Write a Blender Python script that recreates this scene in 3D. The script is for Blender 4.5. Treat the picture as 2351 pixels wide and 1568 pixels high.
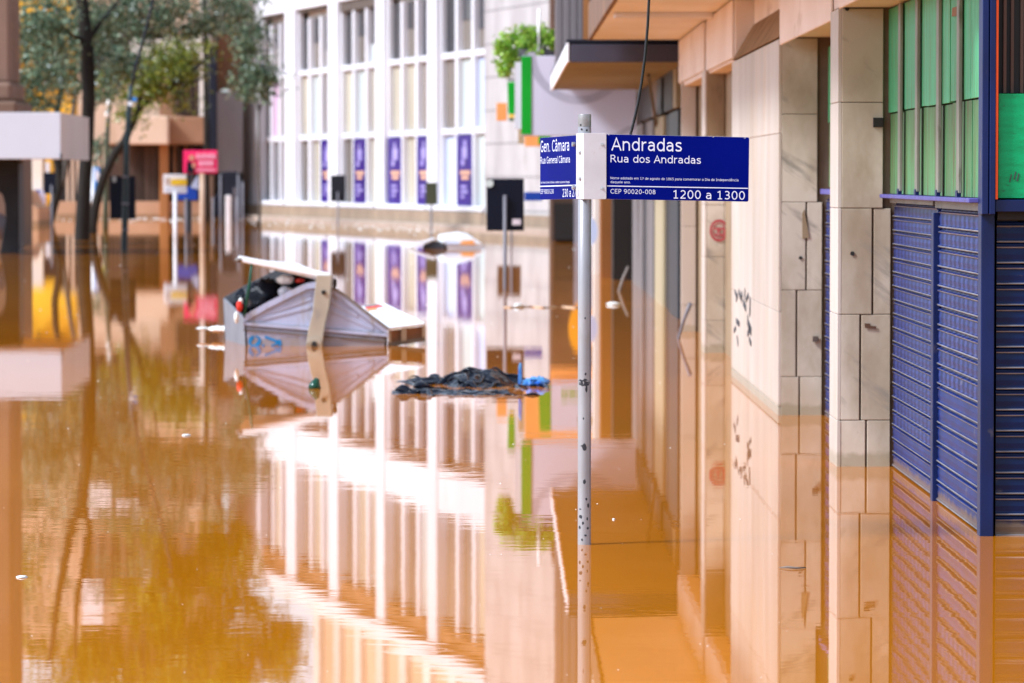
import bpy, math, random
from mathutils import Vector, Matrix, noise
random.seed(7)
sc = bpy.context.scene
for _o in list(bpy.data.objects):
    bpy.data.objects.remove(_o)
V = Vector

# ------------------------------------------------------------------ camera
F, CX, CY, HZ, VX, H = 9472.0, 1175.5, 784.0, 405.0, 1155.0, 1.43
PITCH, YAW = math.atan((CY - HZ) / F), math.atan((CX - VX) / F)
cam = bpy.data.cameras.new('camera')
cam.lens, cam.sensor_width = F / 2351 * 36, 36
cam.clip_start, cam.clip_end = 0.5, 4000
cam.dof.use_dof, cam.dof.focus_distance, cam.dof.aperture_fstop = True, 16.05, 6.4
camo = bpy.data.objects.new('camera', cam)
sc.collection.objects.link(camo)
camo.location = (0, 0, H)
camo.rotation_euler = (math.pi / 2 - PITCH, 0, -YAW)
sc.camera = camo
# ------------------------------------------------------------------ sky, sun, exposure
SUN_EL, SUN_AZ = math.radians(44), math.radians(248)      # azimuth clockwise from +Y
world = bpy.data.worlds.new('World')
sc.world = world
world.use_nodes = True
wn, wl = world.node_tree.nodes, world.node_tree.links
bg = wn['Background']
sky = wn.new('ShaderNodeTexSky')
sky.sky_type = 'NISHITA'
sky.sun_disc = False
sky.sun_elevation, sky.sun_rotation = SUN_EL, SUN_AZ
sky.air_density, sky.dust_density, sky.ozone_density = 1.0, 1.2, 1.0
hs = wn.new('ShaderNodeHueSaturation')
hs.inputs['Saturation'].default_value = 0.42               # a hazy, almost white sky
wl.new(sky.outputs[0], hs.inputs['Color'])
wl.new(hs.outputs[0], bg.inputs['Color'])
bg.inputs['Strength'].default_value = 0.15
sun = bpy.data.lights.new('sun', 'SUN')
sun.energy, sun.angle, sun.color = 3.1, math.radians(12), (1.0, 0.965, 0.92)
suno = bpy.data.objects.new('sun', sun)
sc.collection.objects.link(suno)
sd = V((math.sin(SUN_AZ) * math.cos(SUN_EL), math.cos(SUN_AZ) * math.cos(SUN_EL), math.sin(SUN_EL)))
suno.rotation_euler = sd.to_track_quat('Z', 'Y').to_euler()
suno.location = (0, 0, 60)
sc.view_settings.view_transform = 'Standard'
sc.view_settings.look = 'None'
sc.view_settings.gamma = 1
sc.view_settings.use_curve_mapping = False
sc.view_settings.exposure = 0.82
sc.view_settings.use_white_balance = True                   # the camera's white balance: neutral for open shade
sc.view_settings.white_balance_temperature = 5650
sc.view_settings.white_balance_tint = 8
sc.cycles.use_denoising = True
sc.cycles.max_bounces = 8
sc.cycles.diffuse_bounces = 4
sc.cycles.glossy_bounces = 4
sc.cycles.caustics_reflective = True                        # the sky mirrored by the water lights walls and soffit
sc.cycles.blur_glossy = .6
sc.cycles.sample_clamp_indirect = 3

# ------------------------------------------------------------------ pixel -> place
_f = V((math.sin(YAW) * math.cos(PITCH), math.cos(YAW) * math.cos(PITCH), -math.sin(PITCH)))
_r = V((math.cos(YAW), -math.sin(YAW), 0))
_u = _r.cross(_f)
CAM = V((0, 0, H))


def ray(px, py):
    return _f + _r * ((px - CX) / F) + _u * ((CY - py) / F)


def P(px, py, Y):
    d = ray(px, py)
    return CAM + d * (Y / d.y)


def PX(px, py, X):
    d = ray(px, py)
    return CAM + d * (X / d.x)


def W(px, py, z=0.0):
    d = ray(px, py)
    return CAM + d * ((z - H) / d.z)


def plane_hit(px, py, p0, n):
    d = ray(px, py)
    return CAM + d * ((p0 - CAM).dot(n) / d.dot(n))


# ------------------------------------------------------------------ mesh helpers
class MB:
    def __init__(self):
        self.v, self.f, self.s = [], [], []

    def add(self, vs, fs, smooth=False):
        b = len(self.v)
        self.v += [V(x) for x in vs]
        self.f += [tuple(i + b for i in f) for f in fs]
        self.s += [smooth] * len(fs)
        return self

    def box(self, x0, x1, y0, y1, z0, z1):
        return self.add([(x0, y0, z0), (x1, y0, z0), (x1, y1, z0), (x0, y1, z0), (x0, y0, z1), (x1, y0, z1), (x1, y1, z1), (x0, y1, z1)],
                        [(0, 3, 2, 1), (4, 5, 6, 7), (0, 1, 5, 4), (1, 2, 6, 5), (2, 3, 7, 6), (3, 0, 4, 7)])

    def obox(self, o, a, b, c):
        """box from corner o along the edge vectors a, b, c"""
        o, a, b, c = V(o), V(a), V(b), V(c)
        fs = [(0, 3, 2, 1), (4, 5, 6, 7), (0, 1, 5, 4), (1, 2, 6, 5), (2, 3, 7, 6), (3, 0, 4, 7)]
        if a.cross(b).dot(c) < 0:
            fs = [f[::-1] for f in fs]
        return self.add([o, o + a, o + a + b, o + b, o + c, o + a + c, o + a + b + c, o + b + c], fs)

    def bar(self, p, q, w, h, up=(0, 0, 1)):
        p, q = V(p), V(q)
        d = (q - p)
        s = d.cross(V(up)).normalized() * w
        t = s.cross(d).normalized() * h
        return self.obox(p - s / 2 - t / 2, d, s, t)

    def prism(self, pts, ext):
        pts = [V(p) for p in pts]
        ext = V(ext)
        n = len(pts)
        nr = V((0, 0, 0))
        for i in range(n):
            nr += (pts[i] - pts[0]).cross(pts[(i + 1) % n] - pts[0])
        f0, f1 = tuple(range(n)), tuple(range(2 * n - 1, n - 1, -1))
        sides = [(i, i + n, (i + 1) % n + n, (i + 1) % n) for i in range(n)]
        fs = [f0, f1] + sides
        if nr.dot(ext) > 0:
            fs = [f[::-1] for f in fs]
        return self.add(pts + [p + ext for p in pts], fs)

    def tube(self, pts, rad, n=8, caps=True):
        pts = [V(p) for p in pts]
        if not isinstance(rad, (list, tuple)):
            rad = [rad] * len(pts)
        vs, fs = [], []
        ref = V((0.31, 0.95, 0.05))
        for i, p in enumerate(pts):
            t = (pts[min(i + 1, len(pts) - 1)] - pts[max(i - 1, 0)]).normalized()
            r = ref if abs(t.dot(ref)) < .9 else V((1, 0, 0))
            a = t.cross(r).normalized()
            b = t.cross(a)
            for k in range(n):
                q = 2 * math.pi * k / n
                vs.append(p + (a * math.cos(q) + b * math.sin(q)) * rad[i])
        for i in range(len(pts) - 1):
            for k in range(n):
                k2 = (k + 1) % n
                fs.append((i * n + k, i * n + k2, (i + 1) * n + k2, (i + 1) * n + k))
        self.add(vs, fs, True)
        if caps:
            b = len(self.v) - len(vs)
            self.f += [tuple(b + k for k in range(n))[::-1], tuple(b + (len(pts) - 1) * n + k for k in range(n))]
            self.s += [False, False]
        return self

    def disc(self, c, nrm, r, h, n=12, sx=1, up=(0, 0, 1)):
        c, nrm = V(c), V(nrm).normalized()
        a = V(up).cross(nrm).normalized()
        b = nrm.cross(a)
        return self.prism([c + a * math.cos(2 * math.pi * k / n) * r * sx + b * math.sin(2 * math.pi * k / n) * r for k in range(n)], nrm * h)

    def blob(self, c, rx, ry, rz, amp=.25, fq=3.0, seed=0, nu=18, nv=12):
        vs, fs = [], []
        for j in range(nv + 1):
            th = math.pi * j / nv
            for i in range(nu):
                ph = 2 * math.pi * i / nu
                d = V((math.sin(th) * math.cos(ph), math.sin(th) * math.sin(ph), math.cos(th)))
                k = 1 + amp * (noise.noise(d * fq + V((seed * 7.1, 0, 0))) + .5 * noise.noise(d * fq * 2.3 + V((0, seed * 3.3, 0))))
                vs.append(V(c) + V((d.x * rx, d.y * ry, d.z * rz)) * k)
        for j in range(nv):
            for i in range(nu):
                i2 = (i + 1) % nu
                fs.append((j * nu + i, (j + 1) * nu + i, (j + 1) * nu + i2, j * nu + i2))
        return self.add(vs, fs, True)

    def build(self, name, m, parent=None, bevel=0, seg=2):
        off = wloc(parent)
        me = bpy.data.meshes.new(name)
        me.from_pydata([tuple(x - off) for x in self.v], [], self.f)
        me.polygons.foreach_set('use_smooth', self.s)
        me.materials.append(m)
        me.update()
        return link(name, me, parent, bevel, seg)


def wloc(o):
    t = V((0, 0, 0))
    while o is not None:
        t += o.location
        o = o.parent
    return t


def link(name, me, parent=None, bevel=0, seg=2):
    o = bpy.data.objects.new(name, me)
    sc.collection.objects.link(o)
    o.parent = parent
    if bevel:
        b = o.modifiers.new('bevel', 'BEVEL')
        b.width, b.segments, b.limit_method = bevel, seg, 'ANGLE'
    return o


def tag(o, label=None, cat=None, group=None, kind=None):
    for k, v in (('label', label), ('category', cat), ('group', group), ('kind', kind)):
        if v:
            o[k] = v
    return o


def thing(name, label, cat, loc=(0, 0, 0), group=None):
    o = bpy.data.objects.new(name, None)
    sc.collection.objects.link(o)
    o.location = loc
    o.empty_display_size = .2
    return tag(o, label, cat, group)


# ------------------------------------------------------------------ materials
def mat(name, c1, c2=None, scale=5, stretch=(1, 1, 1), rough=.6, metal=0, bump=0, bscale=40, dirt=None, spec=.3, rnd=.06, tide=None, coat=0, detail=5, bdetail=6):
    m = bpy.data.materials.new(name)
    m.use_nodes = True
    n, l = m.node_tree.nodes, m.node_tree.links
    b = n['Principled BSDF']
    if c2 is None:
        c2 = tuple(x * .86 for x in c1)
    geo = n.new('ShaderNodeNewGeometry')
    mp = n.new('ShaderNodeMapping')
    mp.inputs['Scale'].default_value = stretch
    l.new(geo.outputs['Position'], mp.inputs[0])
    nz = n.new('ShaderNodeTexNoise')
    nz.inputs['Scale'].default_value = scale
    nz.inputs['Detail'].default_value = detail
    l.new(mp.outputs[0], nz.inputs['Vector'])
    rp = n.new('ShaderNodeValToRGB')
    rp.color_ramp.elements[0].position, rp.color_ramp.elements[1].position = .35, .65
    rp.color_ramp.elements[0].color, rp.color_ramp.elements[1].color = (*c2, 1), (*c1, 1)
    l.new(nz.outputs['Fac'], rp.inputs[0])
    out = rp.outputs[0]
    if rnd:
        oi = n.new('ShaderNodeObjectInfo')
        mr = n.new('ShaderNodeMapRange')
        mr.inputs['To Min'].default_value, mr.inputs['To Max'].default_value = 1 - rnd, 1 + rnd
        l.new(oi.outputs['Random'], mr.inputs['Value'])
        h = n.new('ShaderNodeHueSaturation')
        l.new(mr.outputs[0], h.inputs['Value'])
        l.new(out, h.inputs['Color'])
        out = h.outputs[0]

    def mixin(out, fac, col):
        mx = n.new('ShaderNodeMix')
        mx.data_type = 'RGBA'
        l.new(fac, mx.inputs['Factor'])
        l.new(out, mx.inputs['A'])
        mx.inputs['B'].default_value = (*col, 1)
        return mx.outputs['Result']
    for d in (dirt if isinstance(dirt, list) else [dirt] if dirt else []):
        col, lo, hi, dsc, dst = d[:5]
        mp2 = n.new('ShaderNodeMapping')
        mp2.inputs['Scale'].default_value = dst
        mp2.inputs['Location'].default_value = (3.1, 1.7, 5.3)
        if len(d) > 5:
            mp2.vector_type = 'TEXTURE'
            mp2.inputs['Rotation'].default_value = d[5]
        l.new(geo.outputs['Position'], mp2.inputs[0])
        n2 = n.new('ShaderNodeTexNoise')
        n2.inputs['Scale'].default_value = dsc
        n2.inputs['Detail'].default_value = 6
        n2.inputs['Roughness'].default_value = .6
        l.new(mp2.outputs[0], n2.inputs['Vector'])
        mr = n.new('ShaderNodeMapRange')
        mr.inputs['From Min'].default_value, mr.inputs['From Max'].default_value = lo, hi
        l.new(n2.outputs['Fac'], mr.inputs['Value'])
        out = mixin(out, mr.outputs[0], col)
    if tide:                                                  # the mud the flood left just above the water
        col, zt = tide
        sx = n.new('ShaderNodeSeparateXYZ')
        l.new(geo.outputs['Position'], sx.inputs[0])
        n3 = n.new('ShaderNodeTexNoise')
        n3.inputs['Scale'].default_value = 14
        l.new(geo.outputs['Position'], n3.inputs['Vector'])
        ma = n.new('ShaderNodeMath')
        ma.operation = 'MULTIPLY_ADD'
        l.new(n3.outputs['Fac'], ma.inputs[0])
        ma.inputs[1].default_value = -.07
        l.new(sx.outputs['Z'], ma.inputs[2])
        mr = n.new('ShaderNodeMapRange')
        mr.inputs['From Min'].default_value, mr.inputs['From Max'].default_value = zt - .03, zt - .055
        mr.inputs['To Max'].default_value = .6
        l.new(ma.outputs[0], mr.inputs['Value'])
        out = mixin(out, mr.outputs[0], col)
    l.new(out, b.inputs['Base Color'])
    b.inputs['Roughness'].default_value = rough
    b.inputs['Metallic'].default_value = metal
    b.inputs['Specular IOR Level'].default_value = spec
    b.inputs['Coat Weight'].default_value = coat
    if bump:
        n4 = n.new('ShaderNodeTexNoise')
        n4.inputs['Scale'].default_value = bscale
        n4.inputs['Detail'].default_value = bdetail
        l.new(mp.outputs[0], n4.inputs['Vector'])
        bp = n.new('ShaderNodeBump')
        bp.inputs['Distance'].default_value = bump
        bp.inputs['Strength'].default_value = 1
        l.new(n4.outputs['Fac'], bp.inputs['Height'])
        l.new(bp.outputs[0], b.inputs['Normal'])
    return m


M = {}
MUD = (.20, .13, .06)
M['marble'] = mat('marble', (.60, .53, .44), (.43, .36, .27), 2.2, (1, 1, .8), .42, bump=.001, bscale=25,
                  dirt=[((.30, .23, .15), .46, .76, 1.9, (1.4, 1.4, .7)), ((.25, .22, .18), .58, .68, 2.2, (1.6, 1, .35), (0, .65, 0)), ((.20, .13, .08), .68, .80, 9, (1, 1, .7))], tide=((.27, .23, .14), .07))
M['marble_street'] = mat('marble_street', (.54, .47, .41), (.44, .36, .29), 2.0, (1, 1, .25), .4, bump=.001, bscale=25,
                         dirt=[((.55, .40, .27), .55, .75, 3, (3, 1.2, .3)), ((.25, .18, .10), .70, .78, 9, (1, 1, .7))], tide=((.30, .25, .16), .07))
M['stone_brown'] = mat('stone_brown', (.30, .22, .13), (.22, .15, .085), 4, (1, 1, .5), .6, bump=.002, dirt=((.12, .08, .05), .6, .75, 5, (1, 1, .5)))
M['joint'] = mat('joint', (.19, .145, .105), None, 9, rough=.9)
M['stucco'] = mat('stucco', (.80, .72, .67), (.71, .61, .54), 1.6, (1, .5, 1), .75, bump=.002, bscale=30, dirt=((.38, .26, .17), .62, .84, 3, (1, .4, 1)))
M['soffit'] = mat('soffit', (.80, .80, .86), (.72, .70, .73), 1.6, (1, .5, 1), .8, bump=.002, bscale=30, dirt=((.44, .36, .30), .62, .84, 3, (1, .4, 1)))
M['brown_ledge'] = mat('brown_ledge', (.30, .18, .085), (.20, .115, .05), 4, (1, .5, 1), .85, bump=.003, bscale=25)  # plain brown for the sloped ledge over the wall
M['dark_inside'] = mat('dark_inside', (.05, .035, .025), None, 4, rough=.8)
M['green_panel'] = mat('green_panel', (.085, .42, .19), (.065, .34, .145), 4, (6, 6, .8), .5, bump=.0006, bscale=50, rnd=.12,
                       dirt=[((.10, .17, .05), .50, .74, 4, (5, 5, .5)), ((.07, .06, .03), .68, .8, 14, (3, 3, .6))])
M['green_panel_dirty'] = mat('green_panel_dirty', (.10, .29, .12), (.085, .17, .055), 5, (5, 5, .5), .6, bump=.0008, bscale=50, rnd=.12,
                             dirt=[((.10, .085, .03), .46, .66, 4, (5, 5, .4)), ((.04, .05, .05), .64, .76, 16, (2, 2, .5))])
M['green_board'] = mat('green_board', (.015, .38, .13), (.012, .28, .09), 9, (1, 1, 4), .55, bump=.001, bscale=80, dirt=((.02, .12, .05), .6, .72, 30, (1, 1, 3)))
M['galvanised'] = mat('galvanised', (.28, .27, .22), (.20, .19, .15), 7, (1, 1, .5), .5, .3, bump=.0006, dirt=((.10, .09, .06), .6, .75, 9, (1, 1, .5)))
M['navy_trim'] = mat('navy_trim', (.004, .013, .085), (.003, .009, .055), 6, (1, 1, .6), .4, spec=.25, dirt=((.10, .08, .07), .64, .76, 10, (1, 1, .5)))
M['violet_ledge'] = mat('violet_ledge', (.10, .09, .34), (.07, .06, .24), 6, (1, 2, 1), .45, dirt=((.12, .08, .05), .62, .74, 12, (1, 1, 1)))
M['orange_edge'] = mat('orange_edge', (.85, .10, .01), None, 9, rough=.5)
M['iron_black'] = mat('iron_black', (.02, .018, .016), None, 9, rough=.5)
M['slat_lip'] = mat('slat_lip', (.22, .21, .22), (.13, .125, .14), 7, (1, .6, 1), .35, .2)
M['grey_sheet'] = mat('grey_sheet', (.25, .24, .22), (.17, .16, .14), 5, (1, 1, .3), .5)
M['shutter_navy'] = mat('shutter_navy', (.003, .011, .060), (.0025, .008, .04), 5, (1, 1, 2), .4, .0, spec=.2, bump=.0004, bscale=60,
                        dirt=((.14, .10, .08), .63, .76, 9, (.6, 1, 2)), tide=(MUD, .06))
M['shutter_blue'] = mat('shutter_blue', (.008, .020, .135), (.006, .014, .09), 6, (1, 1, 2), .42, 0, spec=.15, bump=.0004, bscale=60,
                        dirt=((.13, .11, .12), .60, .80, 8, (1, .8, 2)), tide=(MUD, .05))
# perforated slats: rows of slots through which the darker inside shows
M['shutter_slotted'] = mat('shutter_slotted', (.027, .042, .185), (.020, .031, .135), 6, (1, 1, 2), .42, 0, spec=.15, bump=.0004, bscale=60,
                           dirt=((.13, .12, .14), .60, .80, 8, (1, .8, 2)))


def slots(m, per, duty, col, axis='Y'):
    n, l = m.node_tree.nodes, m.node_tree.links
    b = n['Principled BSDF']
    src = b.inputs['Base Color'].links[0].from_socket
    geo = n.new('ShaderNodeNewGeometry')
    sx = n.new('ShaderNodeSeparateXYZ')
    l.new(geo.outputs['Position'], sx.inputs[0])
    nz = n.new('ShaderNodeTexNoise')
    nz.inputs['Scale'].default_value = 3
    l.new(geo.outputs['Position'], nz.inputs['Vector'])
    a = n.new('ShaderNodeMath')
    a.operation = 'MULTIPLY_ADD'
    l.new(nz.outputs['Fac'], a.inputs[0])
    a.inputs[1].default_value = .05
    l.new(sx.outputs[axis], a.inputs[2])
    d = n.new('ShaderNodeMath')
    d.operation = 'PINGPONG'
    l.new(a.outputs[0], d.inputs[0])
    d.inputs[1].default_value = per / 2
    mr = n.new('ShaderNodeMapRange')
    mr.inputs['From Min'].default_value, mr.inputs['From Max'].default_value = per * duty / 2 - .008, per * duty / 2 + .008
    l.new(d.outputs[0], mr.inputs['Value'])
    mx = n.new('ShaderNodeMix')
    mx.data_type = 'RGBA'
    l.new(mr.outputs[0], mx.inputs['Factor'])
    mx.inputs['A'].default_value = (*col, 1)
    l.new(src, mx.inputs['B'])
    l.new(mx.outputs['Result'], b.inputs['Base Color'])


slots(M['shutter_slotted'], .17, .52, (.002, .009, .075))
M['sign_blue'] = mat('sign_blue', (.0015, .0045, .155), (.001, .0035, .125), 3, rough=.55, rnd=0, spec=.03)
M['sign_white'] = mat('sign_white', (.68, .69, .80), (.63, .64, .76), 20, rough=.45, rnd=0)
M['bracket'] = mat('bracket', (.56, .54, .56), (.50, .48, .49), 6, rough=.45, bump=.0006, bscale=60, dirt=((.42, .36, .30), .66, .78, 30, (1, 1, .6)))
M['steel'] = mat('steel', (.55, .55, .55), None, 30, rough=.32, metal=.8)
M['pole_grey'] = mat('pole_grey', (.37, .36, .37), (.30, .29, .30), 8, (1, 1, .4), .36, .3, bump=.0008, bscale=55,
                     dirt=[((.03, .03, .035), .80, .81, 26, (1, 1, .8)), ((.28, .26, .24), .58, .72, 12, (1, 1, .5))])
M['galv_bare'] = mat('galv_bare', (.36, .35, .34), (.27, .26, .25), 24, (1, 1, 2), .4, .5, bump=.0006, bscale=120)
M['chip'] = mat('chip', (.035, .035, .042), None, 40, rough=.6, rnd=0)
M['rubber'] = mat('rubber', (.012, .012, .013), None, 10, rough=.4)
M['white_paint'] = mat('white_paint', (.80, .78, .80), (.74, .72, .74), 1.4, (1, 1, .4), .55, dirt=((.55, .52, .5), .62, .8, 3, (1, 1, .3)))
M['bank_white'] = mat('bank_white', (.70, .69, .71), (.64, .62, .65), .8, (1, 1, .4), .6, dirt=((.56, .52, .52), .6, .8, 1.2, (2, 2, .25)))
M['bank_plinth'] = mat('bank_plinth', (.30, .22, .15), (.22, .16, .11), 1.5, (1, 1, .6), .6, tide=(MUD, .12))
M['kerb_stone'] = mat('kerb_stone', (.36, .29, .235), None, 2, rough=.7)
M['dark_frame'] = mat('dark_frame', (.10, .075, .06), None, 3, rough=.6)
M['pane_dark'] = mat('pane_dark', (.030, .032, .042), (.075, .07, .072), .7, (1, 1, .3), .12, rnd=.4, spec=.08)
M['pane_taupe'] = mat('pane_taupe', (.20, .17, .145), (.13, .11, .09), .7, (1, 1, .3), .15, rnd=.25, spec=.08)
M['pane_cream'] = mat('pane_cream', (.50, .46, .36), (.38, .34, .26), .7, (1, 1, .3), .15, rnd=.12, spec=.08)
M['pane_pale'] = mat('pane_pale', (.52, .58, .56), (.44, .48, .46), .5, (1, 1, .3), .12, rnd=.1, spec=.08)
M['pane_blue'] = mat('pane_blue', (.52, .60, .80), (.45, .52, .72), .6, (1, 1, .3), .15, spec=.08)
M['pane_pink'] = mat('pane_pink', (.72, .42, .62), (.60, .35, .52), .6, (1, 1, .3), .2, spec=.08)
M['poster_violet'] = mat('poster_violet', (.035, .012, .19), (.026, .009, .14), 2, rough=.3, spec=.08)
M['poster_pale'] = mat('poster_pale', (.36, .31, .56), (.24, .19, .46), 3, rough=.4, spec=.08)
M['poster_orange'] = mat('poster_orange', (.60, .36, .24), (.5, .28, .18), 3, rough=.4, spec=.08)
M['grey_tile'] = mat('grey_tile', (.46, .43, .42), (.36, .33, .325), 1.1, (1, 1, .35), .5, bump=.004, bscale=9, dirt=((.28, .25, .23), .55, .75, 2.5, (1, 1, .3)))
M['navy_board'] = mat('navy_board', (.004, .006, .016), None, 3, rough=.45, spec=.15)
M['sticker_white'] = mat('sticker_white', (.72, .66, .70), (.5, .44, .5), 30, rough=.5)
M['post_dark'] = mat('post_dark', (.014, .016, .024), None, 4, rough=.45, spec=.2)
M['post_grey'] = mat('post_grey', (.16, .15, .17), None, 4, rough=.5)
M['post_white'] = mat('post_white', (.84, .82, .82), (.76, .73, .73), 3, rough=.5)
M['post_teal'] = mat('post_teal', (.014, .028, .032), (.010, .02, .022), 3, rough=.45)
M['post_olive'] = mat('post_olive', (.07, .08, .045), (.05, .06, .035), 2, rough=.55)
M['post_tan'] = mat('post_tan', (.55, .38, .27), (.44, .28, .18), 2, rough=.6)
M['lilac_box'] = mat('lilac_box', (.62, .62, .67), (.59, .59, .64), 1, rough=.5)
M['bounce_beige'] = mat('bounce_beige', (.56, .50, .47), (.50, .44, .41), 1.2, (1, 1, .2), .6)  # white roof side tinted beige for bounced light
M['kiosk_black'] = mat('kiosk_black', (.010, .010, .013), (.016, .016, .018), 2, rough=.5, spec=.2)
M['brown_column'] = mat('brown_column', (.20, .12, .085), (.14, .08, .05), 1.2, (1, 1, .4), .7, dirt=((.30, .16, .06), .55, .7, 1, (1, 1, 1)))
M['pink'] = mat('pink', (.80, .02, .14), (.72, .015, .11), 2, rough=.4)
M['pink_pale'] = mat('pink_pale', (.88, .42, .56), (.86, .32, .46), 9, rough=.5)
M['skin_print'] = mat('skin_print', (.62, .30, .20), None, 9, rough=.5)
M['yellow'] = mat('yellow', (.85, .55, .02), None, 4, rough=.5)
M['lemon'] = mat('lemon', (.85, .80, .05), None, 4, rough=.5)
M['royal'] = mat('royal', (.01, .06, .42), (.008, .045, .32), 4, rough=.4)
M['sky_blue'] = mat('sky_blue', (.03, .22, .62), None, 4, rough=.4)
M['sign_green'] = mat('sign_green', (.015, .36, .012), (.012, .30, .01), 3, rough=.4)
M['sign_board'] = mat('sign_board', (.60, .585, .70), (.57, .555, .66), 1, rough=.45, rnd=0)
M['sign_ring'] = mat('sign_ring', (.47, .455, .55), None, 3, rough=.5)
M['orange_board'] = mat('orange_board', (.85, .36, .11), (.80, .32, .09), 2, rough=.5)
M['amber'] = mat('amber', (.85, .34, .01), None, 2, rough=.5)
M['logo_green'] = mat('logo_green', (.16, .40, .05), None, 6, rough=.5)
M['logo_brown'] = mat('logo_brown', (.25, .20, .08), (.14, .16, .05), 9, rough=.5)
M['slab_grey'] = mat('slab_grey', (.055, .05, .075), (.045, .042, .06), 3, rough=.5)
M['slab_under'] = mat('slab_under', (.27, .27, .31), (.22, .215, .25), 1.2, rough=.7)
M['rib_grey'] = mat('rib_grey', (.20, .18, .19), (.15, .135, .145), 2, (1, 1, .3), .5)
M['door_grey'] = mat('door_grey', (.19, .17, .17), (.14, .125, .125), 2, (1, 1, .3), .45)
M['door_slate'] = mat('door_slate', (.022, .026, .034), None, 2, (1, 1, .3), .4)
M['door_cream'] = mat('door_cream', (.38, .32, .20), (.30, .25, .15), 1.5, (1, 1, .3), .55)
M['door_black'] = mat('door_black', (.014, .011, .010), (.010, .008, .007), 2, (1, 1, .3), .5)
M['rust_wall'] = mat('rust_wall', (.27, .10, .02), (.19, .065, .012), 1.2, (1, 1, .4), .7)
M['brick_brown'] = mat('brick_brown', (.11, .055, .032), (.07, .035, .02), 1.5, rough=.8)
M['beige_wall'] = mat('beige_wall', (.64, .46, .33), (.54, .37, .25), .5, (1, 1, .5), .75, dirt=((.40, .24, .13), .58, .75, .8, (1, 1, .3)))
M['beige_wall_low'] = mat('beige_wall_low', (.50, .30, .18), (.40, .23, .13), .6, rough=.8, tide=(MUD, .15))
M['brown_band'] = mat('brown_band', (.30, .155, .085), (.22, .11, .055), .7, rough=.75)
M['orange_column'] = mat('orange_column', (.36, .155, .05), (.26, .105, .03), .8, (1, 1, .4), .7)
M['slat_brown'] = mat('slat_brown', (.13, .08, .055), (.085, .05, .036), 1, (1, 1, .3), .6, rnd=.35)
M['gap_dark'] = mat('gap_dark', (.016, .012, .011), None, 1, rough=.6)
M['grey_sheeting'] = mat('grey_sheeting', (.36, .34, .345), (.31, .29, .295), .8, (1, 1, .3), .6)
M['slate_column'] = mat('slate_column', (.014, .016, .026), None, 1, rough=.5, spec=.15)
M['pale_facade'] = mat('pale_facade', (.72, .66, .60), (.62, .54, .47), .4, rough=.7)
M['yellow_wall'] = mat('yellow_wall', (.85, .48, .02), (.78, .38, .015), .5, rough=.7)
M['lilac_wall'] = mat('lilac_wall', (.56, .55, .70), None, .7, rough=.6)
M['bark'] = mat('bark', (.022, .018, .014), (.012, .010, .008), 5, (2, 2, .5), .9, bump=.02, bscale=9)
M['bark_pale'] = mat('bark_pale', (.10, .085, .07), (.06, .05, .04), 5, (2, 2, .5), .9)
M['bin_grey'] = mat('bin_grey', (.40, .42, .57), (.35, .37, .50), 4, (1, 1, 1), .42, bump=.0008, bscale=20,
                    dirt=[((.30, .26, .22), .54, .76, 7, (1.6, 1, .45)), ((.20, .13, .07), .64, .78, 4, (1, 1, 1.2))], tide=(MUD, .08))
M['bin_lid'] = mat('bin_lid', (.80, .83, .86), (.72, .75, .79), 4, rough=.35, dirt=((.5, .48, .45), .64, .78, 6, (1, 1, 1)))
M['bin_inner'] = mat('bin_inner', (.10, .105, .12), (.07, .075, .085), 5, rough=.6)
M['bin_seam'] = mat('bin_seam', (.20, .17, .15), (.13, .11, .09), 9, rough=.7)
M['strut'] = mat('strut', (.44, .38, .29), (.36, .31, .24), 5, (1, 1, .6), .55, .1, dirt=[((.22, .20, .19), .56, .7, 6, (1, 1, .5)), ((.20, .12, .05), .66, .78, 10, (1, 1, 1))], tide=(MUD, .03))
M['green_rod'] = mat('green_rod', (.005, .085, .05), None, 9, rough=.4)
M['emblem_blue'] = mat('emblem_blue', (.02, .20, .48), None, 20, rough=.5)
M['red_bit'] = mat('red_bit', (.70, .04, .02), None, 9, rough=.4)
M['white_plastic'] = mat('white_plastic', (.84, .84, .82), (.78, .76, .70), 8, rough=.3)
M['black_plastic'] = mat('black_plastic', (.004, .005, .010), None, 9, rough=.12, bump=.006, bscale=14, bdetail=1, spec=.09, rnd=0)
M['rubbish_black'] = mat('rubbish_black', (.006, .007, .011), None, 9, rough=.22, bump=.012, bscale=16, spec=.08, rnd=0)
M['bin_shade'] = mat('bin_shade', (.19, .19, .215), (.15, .15, .17), 5, rough=.6)  # container grey darkened for the shade on its left side
M['blue_plastic'] = mat('blue_plastic', (.02, .10, .48), (.10, .30, .60), 12, rough=.2, bump=.003, bscale=20)
M['bottle_green'] = mat('bottle_green', (.008, .06, .035), None, 9, rough=.15)
M['graffiti'] = mat('graffiti', (.06, .062, .07), None, 9, rough=.7)
M['stamp_red'] = mat('stamp_red', (.35, .03, .045), (.42, .09, .09), 30, rough=.7)
M['stick'] = mat('stick', (.22, .18, .155), (.15, .12, .10), 9, rough=.6)
M['foam'] = mat('foam', (.85, .84, .80), None, 9, rough=.25)
M['orange_streak'] = mat('orange_streak', (.62, .42, .27), (.52, .33, .19), 9, rough=.7)


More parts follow.
